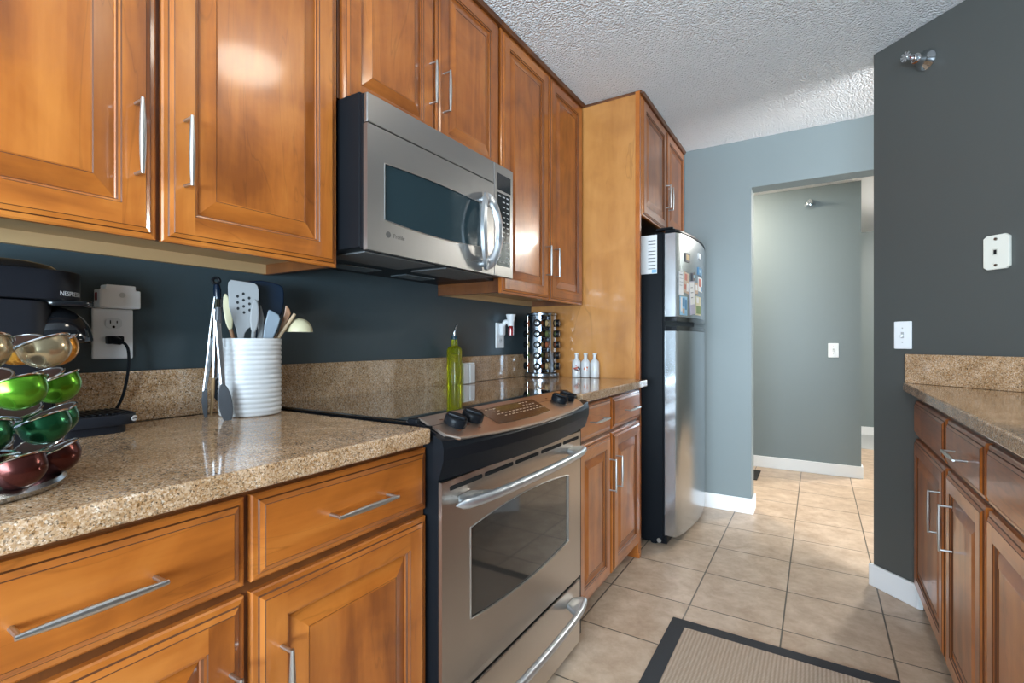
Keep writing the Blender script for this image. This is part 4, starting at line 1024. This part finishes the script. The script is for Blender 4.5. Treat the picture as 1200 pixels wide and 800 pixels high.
def blade(outline, dep, thick, mt, name, parent, holes=(), bev=0.0015, lean=0.0):
    m = MB(); pts = [((u-292)*KS, CAM.z-(v-400)*KZ-PC.z) for u, v in outline]
    Vv = (ZV+vd*lean).normalized()
    O = PC+vd*dep
    m.slab(pts, O, RT, Vv, -vd, thick, bev=bev)
    o = m.build(name, mt, parent)
    return o
def rod(p, q, r, mt, name, parent, seg=10, sq=1.0):
    m = MB(); m.tube([p, q], r, seg, sq=sq); return m.build(name, mt, parent)
def oval(cu, cv, ru, rv, n=24, a0=0, a1=360, rot=0):
    out = []
    for k_ in range(n if a1-a0 == 360 else n+1):
        a = math.radians(a0+(a1-a0)*k_/n); x = ru*math.cos(a); y = rv*math.sin(a); c, s_ = math.cos(rot), math.sin(rot)
        out.append((cu+x*c-y*s_, cv-(x*s_+y*c)))
    return out
FL = 0.930
def inpot(s, d): return Vector((PC.x, PC.y, FL))+RT*s+vd*d
# slotted turner with ten holes (hole shadows painted as dark discs on the solid blade)
tt = thing('slotted_turner', 'pale grey slotted turner standing at the front of the crock', 'cooking utensil', inpot(0, 0), 'utensils in the crock')
out = [(278, 399), (276, 388), (272, 376), (267.5, 362), (266.5, 340), (267, 335), (270, 332), (296, 334.5), (300, 337), (301.5, 342), (302, 362), (301, 375), (296, 381), (289, 386), (285.5, 391), (284, 399)]
bl = blade(out, -0.030, 0.005, GREYS, 'blade', tt)
m = MB()
for (hu, hv) in ((277.3, 350), (277.3, 356.8), (277.8, 363.5), (283.8, 347), (284.0, 354), (284.2, 361), (284.6, 367.8), (290.4, 351.5), (290.8, 358), (291, 365)):
    c = UP(hu, hv, -0.0352); m.slab([(0.0032*math.cos(a), 0.0038*math.sin(a)) for a in [2*PI*q/14 for q in range(14)]], c, RT, ZV, -vd, 0.0004)
m.build('holes', simple('hole_shadow', (0.010, 0.012, 0.014), 0.8), bl)
rod(UP(281, 396, -0.033), inpot(0.02, 0.03), 0.006, GREYS, 'utensil_handle', tt)
tt = thing('silicone_spoon', 'narrow pale grey spoon standing in front of the slotted turner', 'cooking utensil', inpot(0.01, 0), 'utensils in the crock')
blade(oval(296.5, 372, 5.2, 19, 20, rot=-0.06), -0.044, 0.008, GREYS, 'blade', tt, bev=0.003); rod(UP(296, 386, -0.040), inpot(-0.01, 0.02), 0.0055, GREYS, 'utensil_handle', tt)
tt = thing('silicone_spatula', 'thin grey spatula seen edge-on right of the slotted turner', 'cooking utensil', inpot(0.01, 0.01), 'utensils in the crock')
blade([(299, 399), (303, 358), (304.5, 359), (308, 374), (306, 399)], -0.018, 0.007, GREYS, 'blade', tt, bev=0.002); rod(UP(303, 397, -0.018), inpot(0.0, 0.03), 0.005, GREYS, 'utensil_handle', tt)
tt = thing('curved_scraper', 'blue-grey silicone scraper with a rounded shoulder in the crock', 'cooking utensil', inpot(0.02, 0.0), 'utensils in the crock')
blade([(306, 399), (308, 381), (312.5, 365), (314, 364), (319, 366), (325, 369.5), (327, 374), (324.5, 383), (317, 399)], -0.030, 0.009, BLUEG, 'blade', tt, bev=0.003); rod(UP(312, 397, -0.026), inpot(-0.005, 0.0), 0.0055, BLUEG, 'utensil_handle', tt)
# large navy turner: curved blade
tt = thing('navy_turner', 'large glossy navy turner standing at the back of the crock', 'cooking utensil', inpot(0.02, 0.04), 'utensils in the crock')
out = [(279, 334), (283, 331), (292, 329.3), (304, 328.2), (318, 329.8), (328, 332.5), (331.5, 335.5), (333, 342), (333, 353), (330.5, 366), (324, 378), (314, 388), (306, 399), (299, 399), (294, 388), (286, 378), (280, 366), (278, 350)]
blade(out, 0.032, 0.008, NAVY, 'blade', tt, bev=0.003); rod(UP(303, 396, 0.030), inpot(0.0, -0.02), 0.006, NAVY, 'utensil_handle', tt)
tt = thing('wooden_spoon', 'pale wooden spoon leaning left behind the slotted turner', 'cooking utensil', inpot(-0.03, 0), 'utensils in the crock')
blade(oval(266, 367, 5.0, 21, 20, rot=0.14), 0.005, 0.008, CREAM, 'spoon_bowl', tt, bev=0.003); rod(UP(269, 386, 0.001), inpot(0.01, 0.03), 0.005, UWOOD, 'utensil_handle', tt)
tt = thing('wooden_spatula', 'reddish wooden spatula leaning right out of the crock', 'cooking utensil', inpot(0.05, 0.0), 'utensils in the crock')
blade([(316, 401), (326, 388), (333, 366), (334.5, 357.5), (336.5, 358), (339.5, 362), (341, 367), (337, 376), (324, 396), (320, 402)], 0.005, 0.007, UWOOD, 'blade', tt, bev=0.002); rod(UP(319, 398, 0.002), inpot(-0.02, 0.02), 0.005, UWOOD, 'utensil_handle', tt)
tt = thing('wooden_stick', 'thin pale wooden stick leaning right out of the crock', 'cooking utensil', inpot(0.05, -0.01), 'utensils in the crock')
rod(UP(345.5, 367.5, -0.012), inpot(-0.050, -0.02), 0.0042, simple('pale_wood', (0.50, 0.36, 0.22), 0.5), 'stick', tt, 8)
tt = thing('cream_ladle', 'cream half-round ladle reaching out of the crock to the right', 'cooking utensil', inpot(0.04, 0.03), 'utensils in the crock')
m = MB(); cc = UP(352.5, 388.5, 0.012); rings = []
for k_ in range(9):
    a = k_/8*PI/2; rr_ = 0.035*math.cos(a)+0.0003
    rings.append([cc+RT*(rr_*math.cos(b))+vd*(rr_*math.sin(b))+ZV*(0.0385*math.sin(a)) for b in [2*PI*j/28 for j in range(28)]])
m.loops(rings, True, (False, True), True)
rings2 = [[(p-cc)*0.93+cc for p in r_] for r_ in rings]; m.loops(rings2, True, (False, True), True); m.loops([rings[0], rings2[0]], True, (False, False), False)
m.build('ladle_bowl', CREAM, tt, smooth=50); m = MB(); m.tube([UP(338, 384, 0.012), UP(325, 392, 0.010), inpot(0.02, 0.0)], 0.0045, 8); m.build('utensil_handle', CREAM, tt)
# tongs
def tongs(label, cat_pts):
    pass
TONGM = simple('tong_steel', (0.30, 0.32, 0.34), 0.22, metal=1.0)
tt = thing('long_tongs', 'long steel tongs with black tips leaning left of the crock', 'tongs', UP(241, 487, 0.02))
m = MB(); tp = UP(253.5, 352, 0.02)
m.tube([UP(253, 350, 0.018), UP(248.5, 385, 0.016), UP(243.5, 430, 0.012), UP(239.5, 458, 0.008)], [0.0075, 0.0078, 0.0065, 0.005], 8, sq=0.45)
m.build('arm', TONGM, tt)
m = MB(); m.tube([UP(256, 350, 0.022), UP(255, 390, 0.024), UP(252.5, 440, 0.026), UP(251.5, 446, 0.028)], [0.0075, 0.0075, 0.006, 0.005], 8, sq=0.45); m.build('arm', TONGM, tt)
m = MB(); m.tube([UP(254, 352, 0.020), UP(253.5, 342, 0.020), UP(253, 336, 0.020)], [0.0085, 0.0095, 0.007], 12); m.build('hinge_cap', NAVY, tt)
m = MB(); cR = UP(252.3, 331.5, 0.020); m.torus(cR, vd, 0.0080, 0.0040, 28, 8); m.build('hanging_ring', BLACK, tt)
def tip(name, pts, dep, th, mt, parent): return blade(pts, dep, th, mt, name, parent, bev=0.002)
tip('tip', [(237.5, 455), (243, 453), (243.5, 470), (243, 484), (240.5, 487), (238, 478), (236.5, 466)], 0.012, 0.010, DKGREY, tt)
tip('tip', [(248, 444), (256, 442), (258, 452), (257, 464), (253, 468), (249, 462)], 0.030, 0.008, BLACK, tt)
m = MB(); m.tube([UP(246.5, 486, 0.02), UP(248.5, 455, 0.022), UP(250.5, 400, 0.024)], [0.0035, 0.0045, 0.004], 8)
tag(m.build('bamboo_stick', simple('bamboo', (0.40, 0.25, 0.12), 0.5), org=UP(246.5, 486, 0.02)), 'thin brown wooden stick standing between the tongs', 'stick')
tt = thing('short_tongs', 'short tongs with dark grey scoop tips hooked on the crock rim', 'tongs', UP(266, 480, -0.095))
m = MB(); m.tube([UP(256.5, 378, -0.086), UP(259.5, 410, -0.087), UP(262.5, 448, -0.088)], [0.0075, 0.0075, 0.006], 8, sq=0.5); m.build('arm', simple('grey_steel', (0.34, 0.35, 0.37), 0.3, metal=0.8), tt)
m = MB(); m.tube([UP(255.5, 366, -0.074), UP(254.5, 395, -0.070), UP(253.2, 438, -0.066)], [0.007, 0.006, 0.005], 8, sq=0.5); m.build('arm', TONGM, tt)
m = MB(); m.tube([UP(257, 381, -0.08), UP(257, 372, -0.08), UP(257, 364, -0.08)], [0.0085, 0.008, 0.0065], 12); m.build('hinge_cap', DKGREY, tt)
tip('tip', oval(265.0, 465, 7.6, 21.0, 22, rot=0.16), -0.092, 0.007, DKGREY, tt)

# ------------------------------------------------------------------ behind the range
t = thing('oil_bottle', 'tall square bottle of green olive oil with a steel pourer', 'oil bottle', (0.062, 1.722, 0.9145))
OC = Vector((0.062, 1.722, 0.9145))
def sq(h, r): return [(OC.x+px, OC.y+py, OC.z+h) for px, py in rr(-r, r, -r, r, r*0.45, 4)]
m = MB(); m.loops([sq(0.001, 0.020), sq(0.003, 0.0275), sq(0.158, 0.0275), sq(0.170, 0.022), sq(0.176, 0.012), sq(0.200, 0.0105), sq(0.206, 0.0105)], True, (True, True), True); m.build('bottle_glass', OIL, t, smooth=40)
m = MB(); m.cyl(OC+ZV*0.203, OC+ZV*0.222, 0.0145, 0.0135, seg=20, bev=0.002); m.torus(OC+ZV*0.213, (0, 0, 1), 0.014, 0.002); m.build('stopper', simple('dark_teal_cap', (0.02, 0.05, 0.07), 0.2), t)
m = MB(); m.tube(smooth([OC+ZV*0.222, OC+ZV*0.238, OC+ZV*0.250+Vector((0.001, 0.003, 0)), OC+ZV*0.270+Vector((0.004, 0.012, 0))]), [0.0048]*7+[0.0045]*6+[0.004]*6, 12); m.build('pourer', CHROME, t)
for i, lab in enumerate(('white square shaker beside the olive oil bottle', 'white square shaker, the one farther from the olive oil bottle')):
    c = Vector((0.045, 1.808+i*0.046, 0.9145))
    tt = thing('square_shaker', lab, 'shaker', c, 'white shakers on the counter')
    m = MB(); m.box(c.x-0.0205, c.x+0.0205, c.y-0.0205, c.y+0.0205, c.z, c.z+0.090, 0.004); m.build('shaker_body', CERAM, tt)
    m = MB(); m.box(c.x-0.0185, c.x+0.0185, c.y-0.0185, c.y+0.0185, c.z+0.0902, c.z+0.096, 0.002)
    m.build('shaker_lid', WHITE, tt)
    m = MB()
    for q in range(3): m.cyl((c.x+0.006*(q-1), c.y, c.z+0.096), (c.x+0.006*(q-1), c.y, c.z+0.0965), 0.0012, seg=8)
    m.build('shaker_holes', SLOT, tt)

# spice rack and its jars
SCN = Vector((0.130, 2.408, 0.9145)); SD = Vector((CAM.x-SCN.x, CAM.y-SCN.y, 0)); A0 = math.atan2(SD.y, SD.x)
STEELR = simple('rack_steel_dark', (0.36, 0.40, 0.45), 0.20, metal=1.0)
t = thing('spice_rack', 'round revolving chrome spice rack on the counter', 'spice rack', SCN)
m = MB(); m.lathe([(0.086, 0), (0.096, 0.002), (0.098, 0.010), (0.096, 0.022), (0.090, 0.026), (0.01, 0.027)], SCN, seg=56); m.build('base', STEELR, t)
m = MB(); m.lathe([(0.01, 0.335), (0.078, 0.335), (0.083, 0.338), (0.083, 0.347), (0.078, 0.350), (0.01, 0.352)], SCN, seg=56); m.build('top_cap', STEELR, t)
m = MB(); m.box(SCN.x-0.022, SCN.x+0.022, SCN.y-0.022, SCN.y+0.022, SCN.z+0.027, SCN.z+0.335); m.build('core', BLACK, t)
COLS = [A0-math.radians(-15), A0-math.radians(75+0), A0+math.radians(105)]
for k_ in range(4):
    a = A0+math.radians(15)-math.radians(45)+k_*PI/2
    m = MB(); pts = []
    for j in range(9):
        b = a+math.radians(-27+54*j/8); pts.append((SCN.x+0.079*math.cos(b), SCN.y+0.079*math.sin(b)))
    for j in range(9)[::-1]:
        b = a+math.radians(-27+54*j/8); pts.append((SCN.x+0.077*math.cos(b), SCN.y+0.077*math.sin(b)))
    m.prism(pts, SCN.z+0.027, SCN.z+0.335); m.build('side_panel', STEELR, t)
    # ladder holding the jars of the neighbouring column
    b = a+PI/4; d = Vector((math.cos(b), math.sin(b), 0)); p = Vector((-d.y, d.x, 0))
    m = MB()
    for tz in range(5):
        z = SCN.z+0.060+tz*0.0585
        m.torus((SCN.x+d.x*0.062, SCN.y+d.y*0.062, z), d, 0.0225, 0.0018, 28, 6)
    m.build('jar_holder', STEELR, t)
SPC = [simple('spice_red', (0.28, 0.07, 0.02), 0.7), simple('spice_green', (0.10, 0.12, 0.03), 0.7), simple('spice_tan', (0.40, 0.27, 0.12), 0.7), simple('spice_brown', (0.10, 0.05, 0.02), 0.7)]
CAPF = simple('jar_cap_face', (0.42, 0.45, 0.48), 0.25, metal=0.9)
colname = ['front column', 'right column', 'left column']; tiern = ['bottom', 'second', 'middle', 'fourth', 'top']
for ci, deg in enumerate((15, 105, -75)):
    a = A0 + math.radians(-15+0) if ci == 0 else (A0+math.radians(75) if ci == 1 else A0-math.radians(105))
    d = Vector((math.cos(a), math.sin(a), 0))
    for tz in range(5):
        c = SCN+ZV*(0.060+tz*0.0585)
        lab = 'small glass spice jar, %s of the five in the %s of the spice rack' % (tiern[tz], colname[ci])
        tt = thing('spice_jar', lab, 'spice jar', c+d*0.03, 'spice jars in the rack')
        m = MB(); m.lathe([(0.001, 0.024), (0.0185, 0.025), (0.0190, 0.030), (0.0190, 0.074), (0.016, 0.080)], c, d, 24, mi=0); m.build('jar_glass', SPC[(tz+ci*2) % 4], tt)
        m = MB(); m.lathe([(0.018, 0.0802), (0.0195, 0.081), (0.0195, 0.098), (0.0180, 0.1005), (0.0125, 0.1005)], c, d, 24); cp_ = m.build('jar_cap', BLACK, tt)
        m = MB(); m.lathe([(0.0125, 0.1006), (0.011, 0.1015), (0.001, 0.1018)], c, d, 24); m.build('cap_disc', CAPF, cp_)
# rack jars stay inside its footprint
# white bottles
BT = [((0.3065, 2.482), 'small white bottle with a dark red and black drawing, by the spice rack', 'cluster'),
      ((0.3595, 2.482), 'small white bottle with an orange leaf drawing, middle of the three', 'leaf'),
      ((0.4125, 2.482), 'small white bottle with a pale faint drawing, nearest the refrigerator', 'faint')]
for (bx, by), lab, kind in BT:
    c = Vector((bx, by, 0.9145)); tt = thing('white_bottle', lab, 'bottle', c, 'white bottles on the counter')
    m = MB(); m.lathe([(0.020, 0), (0.0238, 0.002), (0.0242, 0.006), (0.0242, 0.078), (0.0215, 0.088), (0.012, 0.098), (0.0095, 0.104), (0.0092, 0.122), (0.0112, 0.123), (0.0115, 0.129), (0.010, 0.131), (0.007, 0.131), (0.007, 0.12)], c, seg=36); bb_ = m.build('bottle_glass', CERAM, tt, smooth=50)
    m = MB(); rnd = random.Random(hash(kind) % 97 if False else len(kind))
    A = math.atan2(CAM.y-by, CAM.x-bx)
    def patch(ca, cz, pts, mi):
        m.f([(c.x+0.0246*math.cos(A+ca+x/0.0246), c.y+0.0246*math.sin(A+ca+x/0.0246), c.z+cz+y) for x, y in pts], mi)
    def blob(ca, cz, r, mi, el=1.0):
        r *= 1.35; patch(ca, cz, [(r*math.cos(q*PI/5), r*el*math.sin(q*PI/5)) for q in range(10)], mi)
    if kind == 'cluster':
        for (x, z, r, mi) in ((-0.5, 0.048, .004, 0), (-0.25, 0.042, .0035, 1), (-0.05, 0.050, .005, 0), (0.1, 0.040, .004, 1), (0.2, 0.055, .003, 0), (0.45, 0.052, .004, 1), (0.6, 0.040, .0035, 1), (0.35, 0.036, .003, 0), (-0.1, 0.062, .0025, 0), (0.75, 0.046, .004, 1)): blob(x, z, r, mi)
    elif kind == 'leaf':
        patch(0.05, 0.050, [(-.012, -.004), (-.006, -.010), (.004, -.009), (.010, -.001), (.015, .010), (.004, .009), (-.008, .007)], 0)
        patch(0.2, 0.040, [(-.006, -.001), (.004, -.004), (.006, .003)], 0)
    else:
        blob(0.0, 0.050, .009, 0, 1.2); blob(0.3, 0.044, .004, 0); blob(-0.25, 0.058, .004, 0)
    MM = {'cluster': [RED, INK], 'leaf': [simple('print_orange', (0.60, 0.12, 0.02), 0.5)], 'faint': [simple('print_faint', (0.66, 0.66, 0.58), 0.5)]}[kind]
    m.build('drawing', MM, bb_)
